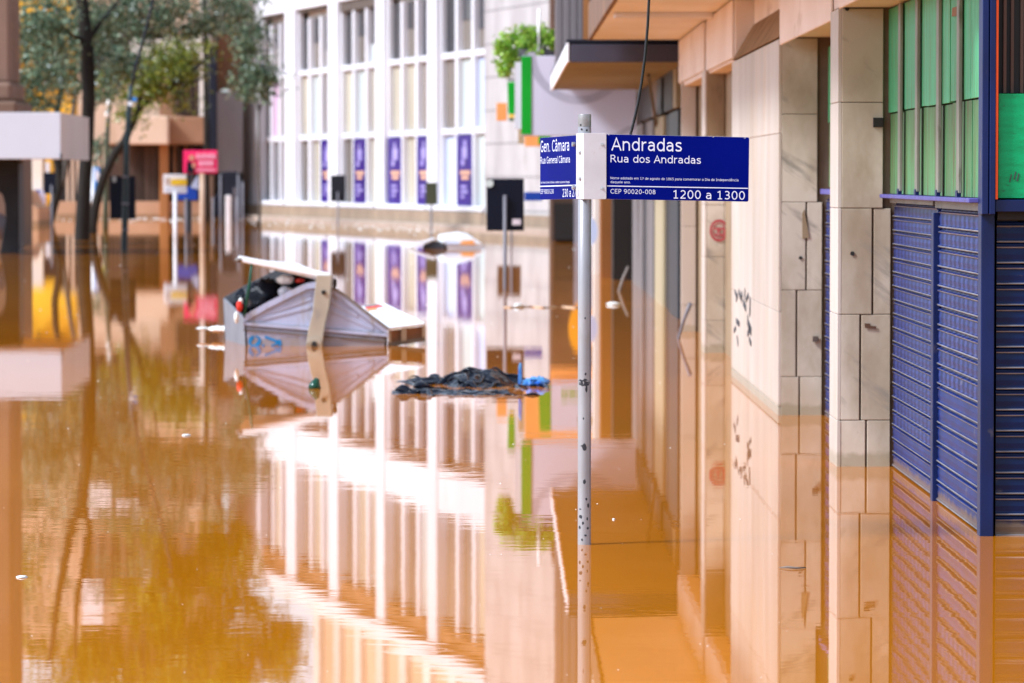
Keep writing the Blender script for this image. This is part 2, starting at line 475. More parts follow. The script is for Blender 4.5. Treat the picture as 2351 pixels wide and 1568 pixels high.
def leafmat(name, a, b, c):
    m = bpy.data.materials.new(name)
    m.use_nodes = True
    n, l = m.node_tree.nodes, m.node_tree.links
    p = n['Principled BSDF']
    g = n.new('ShaderNodeNewGeometry')
    r = n.new('ShaderNodeValToRGB')
    e = r.color_ramp.elements
    e[0].color, e[1].color = (*a, 1), (*c, 1)
    k = e.new(.6)
    k.color = (*b, 1)
    l.new(g.outputs['Random Per Island'], r.inputs[0])
    l.new(r.outputs[0], p.inputs['Base Color'])
    p.inputs['Roughness'].default_value = .32
    tr = n.new('ShaderNodeBsdfTranslucent')
    l.new(r.outputs[0], tr.inputs['Color'])
    ms = n.new('ShaderNodeMixShader')
    ms.inputs[0].default_value = .28
    l.new(p.outputs[0], ms.inputs[1])
    l.new(tr.outputs[0], ms.inputs[2])
    l.new(ms.outputs[0], n['Material Output'].inputs['Surface'])
    return m


M['leaf_dark'] = leafmat('leaf_dark', (.012, .034, .018), (.10, .165, .085), (.36, .44, .28))
M['leaf_warm'] = leafmat('leaf_warm', (.05, .08, .008), (.16, .19, .012), (.32, .33, .03))
M['leaf_lime'] = leafmat('leaf_lime', (.14, .32, .02), (.30, .50, .04), (.48, .58, .12))


M['leaf_gold'] = leafmat('leaf_gold', (.08, .11, .006), (.24, .25, .008), (.46, .42, .02))


def water_material():
    m = bpy.data.materials.new('flood_water')
    m.use_nodes = True
    n, l = m.node_tree.nodes, m.node_tree.links
    p = n['Principled BSDF']
    g = n.new('ShaderNodeNewGeometry')
    mp = n.new('ShaderNodeMapping')
    mp.inputs['Scale'].default_value = (.5, .16, 1)
    l.new(g.outputs['Position'], mp.inputs[0])
    nz = n.new('ShaderNodeTexNoise')
    nz.inputs['Scale'].default_value = .8
    nz.inputs['Detail'].default_value = 4
    l.new(mp.outputs[0], nz.inputs['Vector'])
    r = n.new('ShaderNodeValToRGB')
    r.color_ramp.elements[0].color, r.color_ramp.elements[1].color = (.44, .134, .0005, 1), (.51, .170, .001, 1)
    r.color_ramp.elements[0].position, r.color_ramp.elements[1].position = .35, .65
    l.new(nz.outputs['Fac'], r.inputs[0])
    l.new(r.outputs[0], p.inputs['Base Color'])
    p.inputs['Roughness'].default_value = .012
    p.inputs['IOR'].default_value = 1.36
    last = None
    for (sx, sy, s, dist) in ((1.0, 2.2, .9, .00045), (1, 3.0, 4.0, .00012), (1, 1.8, 13, .00002)):
        mp2 = n.new('ShaderNodeMapping')
        mp2.inputs['Scale'].default_value = (sx, sy, 1)
        mp2.inputs['Rotation'].default_value = (0, 0, .12)
        l.new(g.outputs['Position'], mp2.inputs[0])
        k = n.new('ShaderNodeTexNoise')
        k.inputs['Scale'].default_value = s
        k.inputs['Detail'].default_value = 2
        l.new(mp2.outputs[0], k.inputs['Vector'])
        # calm sheets and ruffled patches
        b = n.new('ShaderNodeBump')
        b.inputs['Strength'].default_value = 1
        b.inputs['Distance'].default_value = dist
        l.new(k.outputs['Fac'], b.inputs['Height'])
        if last:
            l.new(last.outputs[0], b.inputs['Normal'])
        last = b
    l.new(last.outputs[0], p.inputs['Normal'])
    return m


M['water'] = water_material()

# ================================================================== SETTING
b = MB()
b.add([(-900, -300, 0), (900, -300, 0), (900, 1500, 0), (-900, 1500, 0)], [(0, 1, 2, 3)])
tag(b.build('flood_water', M['water']), kind='structure')
b = MB()
b.add([(-900, -300, -1.25), (900, -300, -1.25), (900, 1500, -1.25), (-900, 1500, -1.25)], [(0, 1, 2, 3)])
tag(b.build('street', M['joint']), kind='structure')

# ================================================================== RIGHT: CORNER BUILDING
ZB = -1.2                                                    # pavement under the flood
CB = thing('corner_building', 'marble-clad arcade building with blue roller shutters and green boards, along the right of the street', 'building', (1.9, 16.35, ZB))
XW, XS, XG = 1.645, 1.928, 1.89                              # street face of the pillars, shutters, green screen


def slab_part(parent, x0, x1, y0, y1, z0, z1, m, name='marble_slab', g=.004):
    bb = MB().box(x0 + random.uniform(-.0008, .0008), x1, y0 + random.uniform(0, .003), y1, z0 + g * .4, z1 - g * .4)
    return bb.build(name, m, parent, bevel=.0025, seg=1)


def zY(py, Y):
    return P(VX, py, Y).z


# back wall and inner darkness
MB().box(XS + .12, 9.0, 16.42, 38.8, ZB, 7).build('wall', M['dark_inside'], CB)
for (a, c) in ((16.3, 24.66), (29.72, 38.8)):
    MB().box(XW + .02, XS + .11, a, c, 2.26, 2.705).build('beam', M['stucco'], CB, bevel=.012)
MB().box(1.803, XS + .11, 24.665, 29.715, 2.27, 2.705).build('beam', M['stucco'], CB)
# pillars
for (yf, yb, joints, verts) in (
        (20.3, 20.77, (15, 235, 478, 722, 965, 1180), {2: 2003.6, 3: 1976, 4: 1990}),
        (24.67, 29.7, (80, 262, 464, 666, 865, 1060), {2: 1851, 3: 1829, 4: 1836})):
    pil = MB().box(XW + .022, XS + .119, yf + .025, yb - .01, ZB, 2.27).build('pillar', M['joint'], CB)
    zs = [zY(j, yf) for j in joints]
    zs[0] = 2.255
    x1 = PX(0, 0, 1).x and XS + .1
    for k in range(len(zs) - 1):
        zt, zb_ = zs[k], zs[k + 1]
        if k in verts:
            xv = P(verts[k], 700, yf).x
            slab_part(pil, XW + .02, xv - .005, yf, yf + .022, zb_, zt, M['marble'])
            slab_part(pil, xv + .005, XS - .02, yf + .003, yf + .022, zb_, zt, M['marble'])
        else:
            slab_part(pil, XW + .02, XS - (.06 if yf < 22 else .05), yf, yf + .022, zb_, zt, M['marble'])
    # street face, slabs in courses
    L = yb - yf
    n = 1 if L < 1 else 4
    zz = zs if L < 1 else [2.25, zY(355, 29.7) + .1, .62, .1 - .05, ZB]
    if L < 1:
        zz = zs
    for k in range(len(zz) - 1):
        for q in range(n):
            a, c = yf + L * q / n, yf + L * (q + 1) / n
            slab_part(pil, XW, XW + .02, a + (.0 if q else 0), c - .002, zz[k + 1], zz[k], M['marble_street'], g=.003)
# small fittings on the pillars
MB().box(P(2005, 280, 20.28).x, P(2029, 280, 20.28).x, 20.285, 20.299, P(2005, 292, 20.28).z, P(2005, 270, 20.28).z).build('nameplate', M['iron_black'], CB, bevel=.002)
MB().box(P(1866, 777, 24.65).x, P(1879, 777, 24.65).x, 24.655, 24.669, P(1866, 785, 24.65).z, P(1866, 772, 24.65).z).build('nameplate', M['dark_frame'], CB, bevel=.002)
MB().prism([P(1985, 742, 20.296), P(1998, 743, 20.296), P(1999, 748, 20.296), P(2012, 749, 20.296), P(2011, 755, 20.296), P(1986, 753, 20.296)], (0, .003, 0)).build('glue_mark', M['brick_brown'], CB)
for (px, py) in ((1957, 582), (1945, 20), (1838, 592)):
    Y = 20.297 if px > 1900 else 24.667
    MB().disc(P(px, py, Y), (0, -1, 0), .011, .002, 10).build('bolt_hole', M['iron_black'], CB)
MB().prism([P(1842, 490, 24.667), P(1846, 480, 24.667), P(1850, 500, 24.667), P(1858, 545, 24.667), P(1842, 548, 24.667)], (0, .002, 0)).build('chip_mark', M['stone_brown'], CB)

# sloped ledge and recess above the marble wall
MB().prism([(XW - .0, 24.72, 2.262), (1.80, 24.72, 2.262), (1.80, 24.72, 2.52)], (0, 4.95, 0)).build('ledge', M['brown_ledge'], CB)
# beam faces per bay (set proud of the general beam, broken by the recess over the wall)
for (a, c, xa, zb_) in ((16.32, 20.28, XW + .0, 2.25), (20.8, 24.6, XW - .0, 2.21), (29.75, 33.35, XW, 2.28), (33.95, 38.75, XW, 2.30)):
    MB().box(xa, XW + .018, a, c, zb_, 2.70).build('beam_face', M['stucco'], CB, bevel=.01)
# ceiling of the arcade
ceil_ = MB().box(.835, 9.0, 16.3, 38.8, 2.712, 2.80).build('ceiling', M['soffit'], CB, bevel=.01)
for y in (20.2, 24.4, 28.4, 32.3):
    MB().box(.87, XW - .002, y, y + .22, 2.668, 2.711).build('ceiling_rib', M['soffit'], ceil_, bevel=.008)
MB().box(.80, .834, 16.3, 38.8, 2.708, 3.05).build('fascia', M['brown_column'], CB, bevel=.01)
MB().box(.84, 9.0, 16.36, 38.8, 2.801, 7.0).build('upper_wall', M['pale_facade'], CB)
# piers beyond the marble wall
pier = MB().box(1.655, 1.84, 33.43, 33.9, ZB, 2.29).build('pillar', M['joint'], CB)
for (pa, pb, m) in ((160, 312, 'stone_brown'), (312, 470, 'marble'), (470, 590, 'marble'), (590, 736, 'marble'), (736, 812, 'marble'), (812, 990, 'marble')):
    slab_part(pier, 1.65, 1.79, 33.4, 33.425, zY(pb, 33.4), zY(pa, 33.4), M[m])
    slab_part(pier, 1.793, 1.84, 33.403, 33.425, zY(pb, 33.4), zY(pa, 33.4), M[m])
    slab_part(pier, 1.632, 1.648, 33.4, 33.92, zY(pb, 33.4), zY(pa, 33.4), M['marble_street'])
pier = MB().box(1.66, 1.82, 38.03, 38.6, ZB, 2.29).build('pillar', M['joint'], CB)
for (pa, pb) in ((150, 330), (330, 520), (520, 700), (700, 900)):
    slab_part(pier, 1.64, 1.775, 38.0, 38.025, zY(pb, 38), zY(pa, 38), M['marble_street'])
MB().box(1.80, 2.0, 29.8, 38.7, ZB, 2.28).build('shop_front', M['stone_brown'], CB)

# roller shutters: one real slat profile each
PROF = [(0.0, 0.0), (-.017, .02), (-.019, .06), (-.017, .10), (-.011, .14), (-.010, .20), (-.0125, .45), (-.010, .70), (-.010, .74), (-.016, .77), (-.017, .81), (-.014, .84), (-.004, .87), (-.003, .93), (0.0, 1.0), (.006, 1.0), (.006, 0.0)]


def slat_mesh(name, length, pitch, m, along='Y'):
    pts = [V((x, 0, z * pitch)) for x, z in PROF]
    bb = MB()
    if along == 'Y':
        bb.prism(pts, (0, length, 0))
    else:
        bb.prism([V((0, p.x, p.z)) for p in pts], (length, 0, 0))
    me = bpy.data.meshes.new(name)
    me.from_pydata([tuple(v) for v in bb.v], [], bb.f)
    me.materials.append(m)
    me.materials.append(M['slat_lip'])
    for p in me.polygons:                                    # the paler lower lip of the slat
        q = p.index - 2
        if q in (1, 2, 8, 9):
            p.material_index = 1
    return me


def shutter(x, y0, y1, ztop, pitch, m_hi, m_lo, n_lo):
    fr = MB().box(x + .012, x + .03, y0, y1, ZB, ztop).build('roller_shutter', M['shutter_navy'], CB)
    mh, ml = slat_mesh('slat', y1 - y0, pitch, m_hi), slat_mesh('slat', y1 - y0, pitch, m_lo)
    z, k = ztop - pitch, 0
    zs = []
    while z > -.32:
        zs.append(z)
        z -= pitch
    wet = [z for z in zs if z > -.03]
    for z in zs:
        low = wet.index(z) >= len(wet) - n_lo if z in wet else True
        o = link('slat', ml if low else mh, fr)
        o.location = V((x + random.uniform(-.002, .002), y0, z)) - wloc(fr)
    return fr


YA, YB_, YC = 16.42, 18.16, 20.26
shutter(XS, YA + .05, YB_ - .03, 1.29, .0857, M['shutter_slotted'], M['shutter_blue'], 6)
shutter(XS + .004, YB_ + .07, YC, 1.30, .068, M['shutter_slotted'], M['shutter_blue'], 3)
shutter(XS + .01, 20.8, 24.6, 1.30, .075, M['shutter_blue'], M['shutter_blue'], 3)
MB().box(XS - .037, XS + .0, YB_ - .025, YB_ + .065, ZB, 1.27).build('guide_rail', M['navy_trim'], CB, bevel=.004)
MB().box(XS - .032, XS + .022, YA - .06, YA + .045, ZB, 1.30).build('guide_rail', M['navy_trim'], CB, bevel=.004)
MB().box(XS - .03, XS + .01, YA + .05, YB_ - .03, 1.292, 1.325).build('shutter_hood', M['grey_sheet'], CB)
MB().box(XS - .03, XS + .01, YB_ + .07, YC, 1.302, 1.325).build('shutter_hood', M['grey_sheet'], CB)
# shutter on the face that looks at the side street
fr = MB().box(XS + .035, 9.0, YA + .0, YA + .02, ZB, 1.28).build('roller_shutter', M['shutter_navy'], CB)
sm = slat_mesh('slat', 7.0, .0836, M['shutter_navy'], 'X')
for k in range(19):
    z = 1.25 - .0836 * (k + 1)
    o = link('slat', sm, fr)
    o.location = V((XS + .034, YA - .012, z)) - wloc(fr)
MB().box(XS + .032, 9.0, YA - .06, YA - .005, 1.255, 1.32).build('shutter_hood', M['door_black'], CB, bevel=.004)

for x in (4.4, 6.8):
    MB().box(x, x + .09, YA - .04, YA - .0135, ZB, 1.25).build('guide_rail', M['navy_trim'], CB, bevel=.004)
# green screen over the shutters
gs = MB().box(XG + .035, XG + .05, 16.42, 20.28, 1.34, 2.25).build('green_screen', M['dark_inside'], CB)


def gx(zx):                                                  # zoomed pixel -> Y on the screen plane
    return PX((2400 + zx / 2.24) * .784, 300, XG).y


cols = [437, 537, 650, 690, 790, 845, 925, 975, 1066]
for i in range(8):
    ya, yb2 = gx(cols[i]), gx(cols[i + 1])
    if ya < yb2:
        ya, yb2 = yb2, ya
    dz = random.uniform(-.003, .003)
    zj = 1.745
    MB().box(XG + .004 + random.uniform(0, .006), XG + .03, yb2 + .004, ya - .004, zj + dz, 2.25).build('green_panel', M['green_panel'], gs, bevel=.001, seg=1)
    MB().box(XG + .014 + random.uniform(0, .006), XG + .034, yb2 + .004, ya - .004, 1.345, zj + dz - .006).build('green_panel', M['green_panel_dirty'], gs, bevel=.001, seg=1)
for zx in (424, 537, 650, 790, 925):
    y = gx(zx)
    MB().box(XG - .014, XG + .003, y - .042, y + .042, 1.36, 2.25).build('batten', M['galvanised'], gs, bevel=.003, seg=1)
    MB().box(XG - .018, XG + .0, y - .03, y + .04, 1.345, 1.372).build('clip', M['navy_trim'], gs)
MB().box(XG - .04, XG + .06, 16.40, 20.28, 1.325, 1.343).build('ledge', M['violet_ledge'], CB, bevel=.003)
MB().prism([PX(2186, 18, XG - .002), PX(2196, 15, XG - .002), PX(2196, 36, XG - .002), PX(2185, 38, XG - .002)], (.004, 0, 0)).build('tape', M['brown_band'], gs)
# second, farther screen between the pillars
gs2 = MB().box(XG + .07, XG + .09, 20.8, 24.6, 1.34, 2.2).build('green_screen', M['dark_inside'], CB)
for k in range(6):
    ya = 20.82 + k * .63
    MB().box(XG + .045, XG + .065, ya + .006, ya + .62, 1.75, 2.2).build('green_panel', M['green_panel'], gs2)
    MB().box(XG + .05, XG + .068, ya + .006, ya + .62, 1.37, 1.745).build('green_panel', M['green_panel_dirty'], gs2)
    MB().box(XG + .02, XG + .044, ya - .03, ya + .03, 1.37, 2.2).build('batten', M['galvanised'], gs2)
MB().box(XG + .0, XG + .1, 20.8, 24.6, 1.325, 1.355).build('ledge', M['violet_ledge'], CB, bevel=.003)
# corner posts and side-street face
MB().box(XG - .002, XG + .024, 16.27, 16.405, 1.28, 2.25).build('corner_post', M['navy_trim'], CB, bevel=.003)
MB().box(XG + .027, XG + .05, 16.262, 16.40, 1.28, 2.25).build('corner_post', M['navy_trim'], CB, bevel=.003)
MB().box(XG + .051, XG + .060, 16.268, 16.31, 1.34, 2.25).build('trim_strip', M['orange_edge'], CB)
MB().box(XG + .052, 9.0, 16.28, 16.34, 1.29, 1.338).build('ledge', M['navy_trim'], CB, bevel=.003)
MB().box(XG + .066, 9.0, 16.30, 16.325, 1.345, zY(215, 16.3)).build('green_board', M['green_board'], CB)
MB().box(XG + .066, 9.0, 16.36, 16.40, zY(215, 16.3) + .003, 2.25).build('window', M['iron_black'], CB)
for px in (2310, 2327, 2349):
    x = P(px, 100, 16.3).x
    MB().box(x - .006, x + .006, 16.335, 16.35, zY(213, 16.3), 2.25).build('window_bar', M['slat_brown'], CB)
for q, (x0, z0) in enumerate(((2318, 430), (2328, 424), (2335, 428))):
    MB().bar(P(x0, z0 - 12, 16.298), P(x0 + 4, z0 - 30, 16.298), .004, .002, (0, 1, 0)).build('scrawl', M['graffiti'], CB)

# graffiti and stamp
gr = MB()
for (x0, y0, x1, y1, w) in ((1687, 668, 1691, 682, .05), (1690, 690, 1693, 676, .05), (1696, 668, 1700, 684, .06), (1703, 672, 1702, 690, .09), (1710, 664, 1709, 684, .06), (1706, 694, 1712, 708, .08),
                            (1722, 684, 1721, 724, .10), (1717, 724, 1716, 746, .06), (1718, 744, 1724, 762, .10), (1716, 768, 1722, 750, .06), (1690, 736, 1697, 744, .07), (1685, 760, 1689, 752, .05),
                            (1692, 772, 1694, 792, .05), (1720, 778, 1724, 790, .06), (1712, 690, 1718, 676, .05)):
    gr.bar(PX(x0, y0, XW - .004), PX(x1, y1, XW - .004), w * .55, .003, (1, 0, 0))
gr.build('graffiti', M['graffiti'], CB)
stp = MB()
cc, ry = P(1651, 529, 33.395), .082
for r0, r1 in ((.090, .070), (.060, .052)):
    for k in range(26):
        a, c = 2 * math.pi * k / 26, 2 * math.pi * (k + 1.02) / 26
        stp.add([cc + V((math.cos(t) * r * .86, 0, math.sin(t) * r)) for r, t in ((r0, a), (r1, a), (r1, c), (r0, c))], [(0, 1, 2, 3)])
for (dx, dz, w, h) in ((-.03, .015, .03, .014), (.022, .015, .036, .018), (-.004, .0, .022, .045), (-.005, -.034, .07, .014), (.045, -.02, .02, .06)):
    stp.box(cc.x + dx - w / 2, cc.x + dx + w / 2, cc.y - .001, cc.y + .001, cc.z + dz - h / 2, cc.z + dz + h / 2)
stp.build('painted_stamp', M['stamp_red'], CB)
# downpipe at the far pier
MB().tube([P(1566, 150, 38.9), P(1568, 190, 38.7), P(1577, 160, 38.0), P(1590, 125, 37.6)], .02, 8).build('pipe', M['post_white'], CB)

# ================================================================== RIGHT, FARTHER: SHOP WITH CANOPY
S2 = thing('canopy_shop', 'narrow shop with dark flat canopy and grey metal doors, beyond the marble arcade', 'building', (1.8, 39, ZB))
MB().box(1.86, 4, 39.0, 66, ZB, 6.5).build('wall', M['brick_brown'], S2)
can = MB().box(.625, 1.85, 39.0, 52.0, 2.52, 2.665).build('canopy', M['slab_under'], S2)
MB().box(.64, 1.86, 38.94, 38.996, 2.505, 2.675).build('fascia', M['slab_grey'], can, bevel=.004)
MB().box(.60, .622, 38.95, 52.0, 2.505, 2.69).build('fascia', M['white_paint'], can, bevel=.004)
MB().box(.60, 1.85, 38.95, 52.0, 2.692, 2.72).build('roof_sheet', M['slate_column'], can)
XD = 1.75
for (a, c, m, dx) in ((1452, 1474, 'door_grey', 0), (1474, 1484, 'door_slate', .03), (1484, 1497, 'door_grey', .005), (1497, 1503, 'door_slate', .03), (1503, 1522, 'door_cream', 0), (1522, 1536, 'door_black', .03),
                      (1536, 1556, 'door_slate', .0), (1556, 1561, 'door_black', .04)):
    y1, y0 = PX(a, 500, XD).y, PX(c, 500, XD).y
    MB().box(XD + dx, XD + .06, y0 + .02, y1 - .02, ZB, 2.1).build('door_panel', M[m], S2, bevel=.01)
for (a, c, m) in ((1452, 1462, 'brick_brown'), (1468, 1500, 'door_black'), (1500, 1512, 'slab_under'), (1512, 1522, 'door_slate'), (1528, 1548, 'door_black'), (1549, 1557, 'door_cream')):
    y1, y0 = PX(a, 300, XD).y, PX(c, 300, XD).y
    MB().box(XD - .02, XD + .05, y0 + .02, y1 - .02, 2.12, 2.515).build('transom_panel', M[m], S2)
MB().bar(P(1488, 170, 44), P(1508, 290, 47), .03, .03).build('stay_bar', M['slab_grey'], S2)
# camera-facing end of the shop above the canopy: ribbed cladding, timber, bracket
MB().box(.66, 1.8, 52.4, 53, 2.73, 6.3).build('cladding', M['brick_brown'], S2)
for k, (a, c) in enumerate(((1275, 1292), (1293, 1309), (1310, 1326), (1327, 1339))):
    MB().box(P(a, 0, 52.2).x, P(c, 0, 52.2).x, 52.22, 52.38, 2.73 + (k == 3) * .12, 6.3).build('cladding_rib', M['rib_grey'], S2, bevel=.012)
MB().box(P(1340, 0, 51).x, P(1353, 0, 51).x, 51, 51.2, 2.73, 6.3).build('post', M['orange_column'], S2)
MB().prism([P(1352, 0 - 80, 50), P(1372, -80, 50), P(1376, 60, 50), P(1356, 62, 50)], (0, .3, 0)).build('bracket', M['door_black'], S2)
MB().prism([P(1376, -60, 50.2), P(1398, -60, 50.2), P(1386, 60, 50.2), P(1376, 50, 50.2)], (0, .3, 0)).build('bracket', M['post_tan'], S2)
MB().prism([P(1398, -20, 49), P(1412, -30, 49), P(1396, 40, 49), P(1388, 40, 49)], (0, .3, 0)).build('bracket', M['slate_column'], S2)
# dark passage and rust pier beyond the doors
MB().box(P(1408, 500, 57).x, 1.86, 57, 58, ZB, 2.5).build('passage', M['door_black'], S2)
MB().box(P(1380, 500, 58).x, P(1411, 500, 58).x, 58.2, 59, ZB, 2.5).build('pier', M['rust_wall'], S2, bevel=.01)
MB().box(P(1364, 500, 60).x, P(1379, 500, 60).x, 60.2, 61, ZB, 2.5).build('pier', M['pale_facade'], S2, bevel=.01)

# ------------------------------------------------------------------ store sign (big white box) and its companions
Ys = 52.6
SG = thing('store_sign', 'large blank white sign box with green edge stripe and faint grey ring, below the plants', 'sign', P(1320, 661, Ys))
MB().box(P(1198, 200, Ys).x, P(1461, 200, Ys).x, Ys, Ys + .25, P(0, 312, Ys).z, P(0, 128, Ys).z).build('sign_face', M['sign_board'], SG, bevel=.006)
MB().box(P(1197, 200, Ys).x - .002, P(1220, 200, Ys).x, Ys - .012, Ys - .002, P(0, 308, Ys).z, P(0, 129, Ys).z).build('stripe', M['sign_green'], SG)
MB().box(P(1182, 200, Ys + .4).x, P(1199, 200, Ys + .4).x - .01, Ys + .02, Ys + .4, P(0, 296, Ys).z, P(0, 142, Ys).z).build('side_panel', M['lilac_box'], SG)
ring = MB()
c0 = P(1330, 120, Ys - .002)
for k in range(40):
    a, c = math.pi + math.pi * k / 40, math.pi + math.pi * (k + 1) / 40
    R1, R0 = 118 * Ys / F, 100 * Ys / F
    ring.add([c0 + V((math.cos(t) * r, 0, math.sin(t) * r)) for r, t in ((R1, a), (R0, a), (R0, c), (R1, c))], [(0, 1, 2, 3)])
ring.build('ring_print', M['sign_ring'], SG)
ring = MB()
ring.add([P(1425, 312, Ys - .002), P(1405, 312, Ys - .002), P(1440, 290, Ys - .002), P(1459, 285, Ys - .002), P(1459, 295, Ys - .002)], [(4, 3, 2, 1, 0)])
ring.build('ring_print', M['sign_ring'], SG)
O2 = thing('orange_sign', 'orange shop sign with white panel and green lettering, behind the street name plates', 'sign', P(1320, 605, 67))
yo = 67.0
MB().box(P(1205, 0, yo).x, P(1456, 0, yo).x, yo + .03, yo + .2, P(0, 336, yo).z, P(0, 199, yo).z).build('sign_board', M['orange_board'], O2, bevel=.006)
MB().box(P(1264, 0, yo).x, P(1376, 0, yo).x, yo + .035, yo + .19, P(0, 368, yo).z, P(0, 337, yo).z).build('sign_board', M['orange_board'], O2)
MB().box(P(1266, 0, yo).x, P(1440, 0, yo).x, yo, yo + .028, P(0, 338, yo).z, P(0, 221, yo).z).build('sign_panel', M['sign_board'], O2)
MB().prism([P(1236, 330, yo), P(1265, 330, yo), P(1265, 221, yo), P(1240, 221, yo)], (0, .025, 0)).build('stripe', M['sign_green'], O2)
lt = MB()
for k in range(7):
    x = 1290 + k * 18.4
    for (dx0, dx1, y0, y1) in ((0, 4, 294, 321), (9, 13, 294, 321), (4.1, 8.9, 305, 311) if k % 2 else (4.1, 8.9, 294, 299)):
        lt.box(P(x + dx0, 0, yo).x, P(x + dx1, 0, yo).x, yo - .006, yo - .001, P(0, y1, yo).z, P(0, y0, yo).z)
tag(lt.build('lettering', M['logo_green'], O2), kind='stuff')
MB().disc(P(1344, 245, yo - .008), (0, -1, 0), .13, .005, 14).build('logo', M['logo_brown'], O2)
MB().box(P(1190, 0, yo).x, P(1204, 0, yo).x, yo + .3, yo + .5, P(0, 330, yo).z, P(0, 215, yo).z).build('side_panel', M['door_cream'], O2)
# blue strip sign right of the traffic sign
o = MB().box(P(1204, 450, 60).x, P(1245, 450, 60).x, 60, 60.08, P(0, 461, 60).z, P(0, 441, 60).z).build('shop_sign', M['royal'], None, bevel=.005)
tag(o, 'small blue strip sign beside the black traffic sign, left of the street name plate', 'sign')
# small green vertical sign and orange square sign
GS = thing('hanging_sign', 'narrow green vertical sign with a yellow foot, left of the white sign box', 'sign', P(1174, 620, 66))
MB().prism([P(1165, 188, 66), P(1183, 188, 66), P(1182, 262, 66), P(1167, 262, 66)], (0, .1, 0)).build('sign_face', M['sign_green'], GS, bevel=.005)
MB().prism([P(1167, 263, 66), P(1182, 263, 66), P(1181, 270, 66), P(1168, 270, 66)], (0, .1, 0)).build('sign_foot', M['yellow'], GS)
MB().prism([P(1168, 271, 66), P(1181, 271, 66), P(1180, 278, 66), P(1169, 278, 66)], (0, .1, 0)).build('sign_foot', M['leaf_dark'], GS)
MB().box(P(1165, 180, 66.2).x, P(1420, 180, 66.2).x, 66.12, 66.16, P(0, 185, 66).z, P(0, 180, 66).z).build('arm', M['post_grey'], GS)
o = MB().box(P(1140, 250, 70).x, P(1164, 250, 70).x, 70, 70.1, P(0, 277, 70).z, P(0, 236, 70).z).build('square_sign', M['orange_board'], None, bevel=.006)
tag(o, 'small orange square sign beside the narrow green vertical sign', 'sign')
OB = MB()
OB.prism([P(1336 + 31 * math.cos(t), 363 + 60 * math.sin(t), 88) for t in [2 * math.pi * k / 20 for k in range(20)]], (0, .15, 0))
tag(OB.build('orange_banner', M['amber'], None), 'orange oval banner seen mirrored in the water beside the sign pole', 'banner')
OV = MB()
OV.prism([P(1352 + 20 * math.cos(t), 531 + 34 * math.sin(t), 57) for t in [2 * math.pi * k / 20 for k in range(20)]], (0, .06, 0))
tag(OV.build('oval_sign', M['pane_blue'], None), 'pale blue oval sign half hidden by the street sign pole', 'sign')

# ------------------------------------------------------------------ plants on the sign
PL = thing('planter', 'bright lime green bushy plants spilling over the top of the white sign box', 'plant', P(1215, 130, 53.2))
MB().box(P(1190, 0, 53.2).x, P(1300, 0, 53.2).x, 53.0, 53.5, P(0, 132, 53).z, P(0, 112, 53).z).build('trough', M['post_grey'], PL)


def leaves(clusters, n, size, rad, m, name, parent, flat=.6):
    bb = MB()
    vs, fs = [], []
    for (c, r) in clusters:
        for _ in range(n):
            d = V((random.gauss(0, 1), random.gauss(0, 1), random.gauss(0, 1) * .8)) * (r * .5)
            p = c + d
            s = size * random.uniform(.6, 1.3)
            t = V((random.uniform(-1, 1), random.uniform(-1, 1), random.uniform(-1, .4))).normalized()
            q = t.cross(V((random.uniform(-1, 1), random.uniform(-1, 1), random.uniform(-1, 1)))).normalized()
            i = len(vs)
            vs += [p, p + t * s * .5 + q * s * flat * .4, p + t * s, p + t * s * .5 - q * s * flat * .4]
            fs.append((i, i + 1, i + 2, i + 3))
    bb.add(vs, fs)
    return bb.build(name, m, parent)


cl = []
for (px, py, r) in ((1165, 130, 22), (1158, 152, 16), (1172, 105, 22), (1190, 90, 26), (1212, 78, 26), (1235, 74, 22), (1255, 88, 24), (1278, 96, 20), (1228, 102, 26), (1200, 112, 24), (1160, 165, 12), (1285, 84, 14), (1148, 110, 12), (1180, 142, 12)):
    for _ in range(9):
        cl.append((P(px + random.gauss(0, r * .5), py + random.gauss(0, r * .5), 53.2 + random.uniform(-.3, .3)), r * 53 / F * .55))
leaves(cl, 26, .075, 0, M['leaf_lime'], 'foliage', PL)
MB().tube([P(1238, 20, 52.9), P(1236, 130, 52.9)], .018, 6).build('stay', M['post_white'], PL)

# ================================================================== FAR: WHITE BANK BUILDING
A0, A1 = P(559, 405, 146.0), P(1112, 405, 112.7)
A0.z = A1.z = 0
E = (A1 - A0).normalized()
LEN = (A1 - A0).length
N = V((E.y, -E.x, 0)) if V((E.y, -E.x, 0)).x < 0 else V((-E.y, E.x, 0))
BK = thing('bank_building', 'tall white building with slim pilasters and full-height windows, at the bend of the flooded street', 'building', A1 + V((0, 0, ZB)))


def fs(px):                                                  # pixel column -> distance along the facade
    h = plane_hit(px, 405, A0, N)
    return (h - A0).dot(E)


def z2(zx):
    return fs((700 + zx / 2.24) * .784)


def fbox(s0, s1, z0, z1, n0, n1):
    return MB().obox(A0 + E * s0 + N * n0 + V((0, 0, z0)), E * (s1 - s0), N * (n1 - n0), V((0, 0, z1 - z0)))


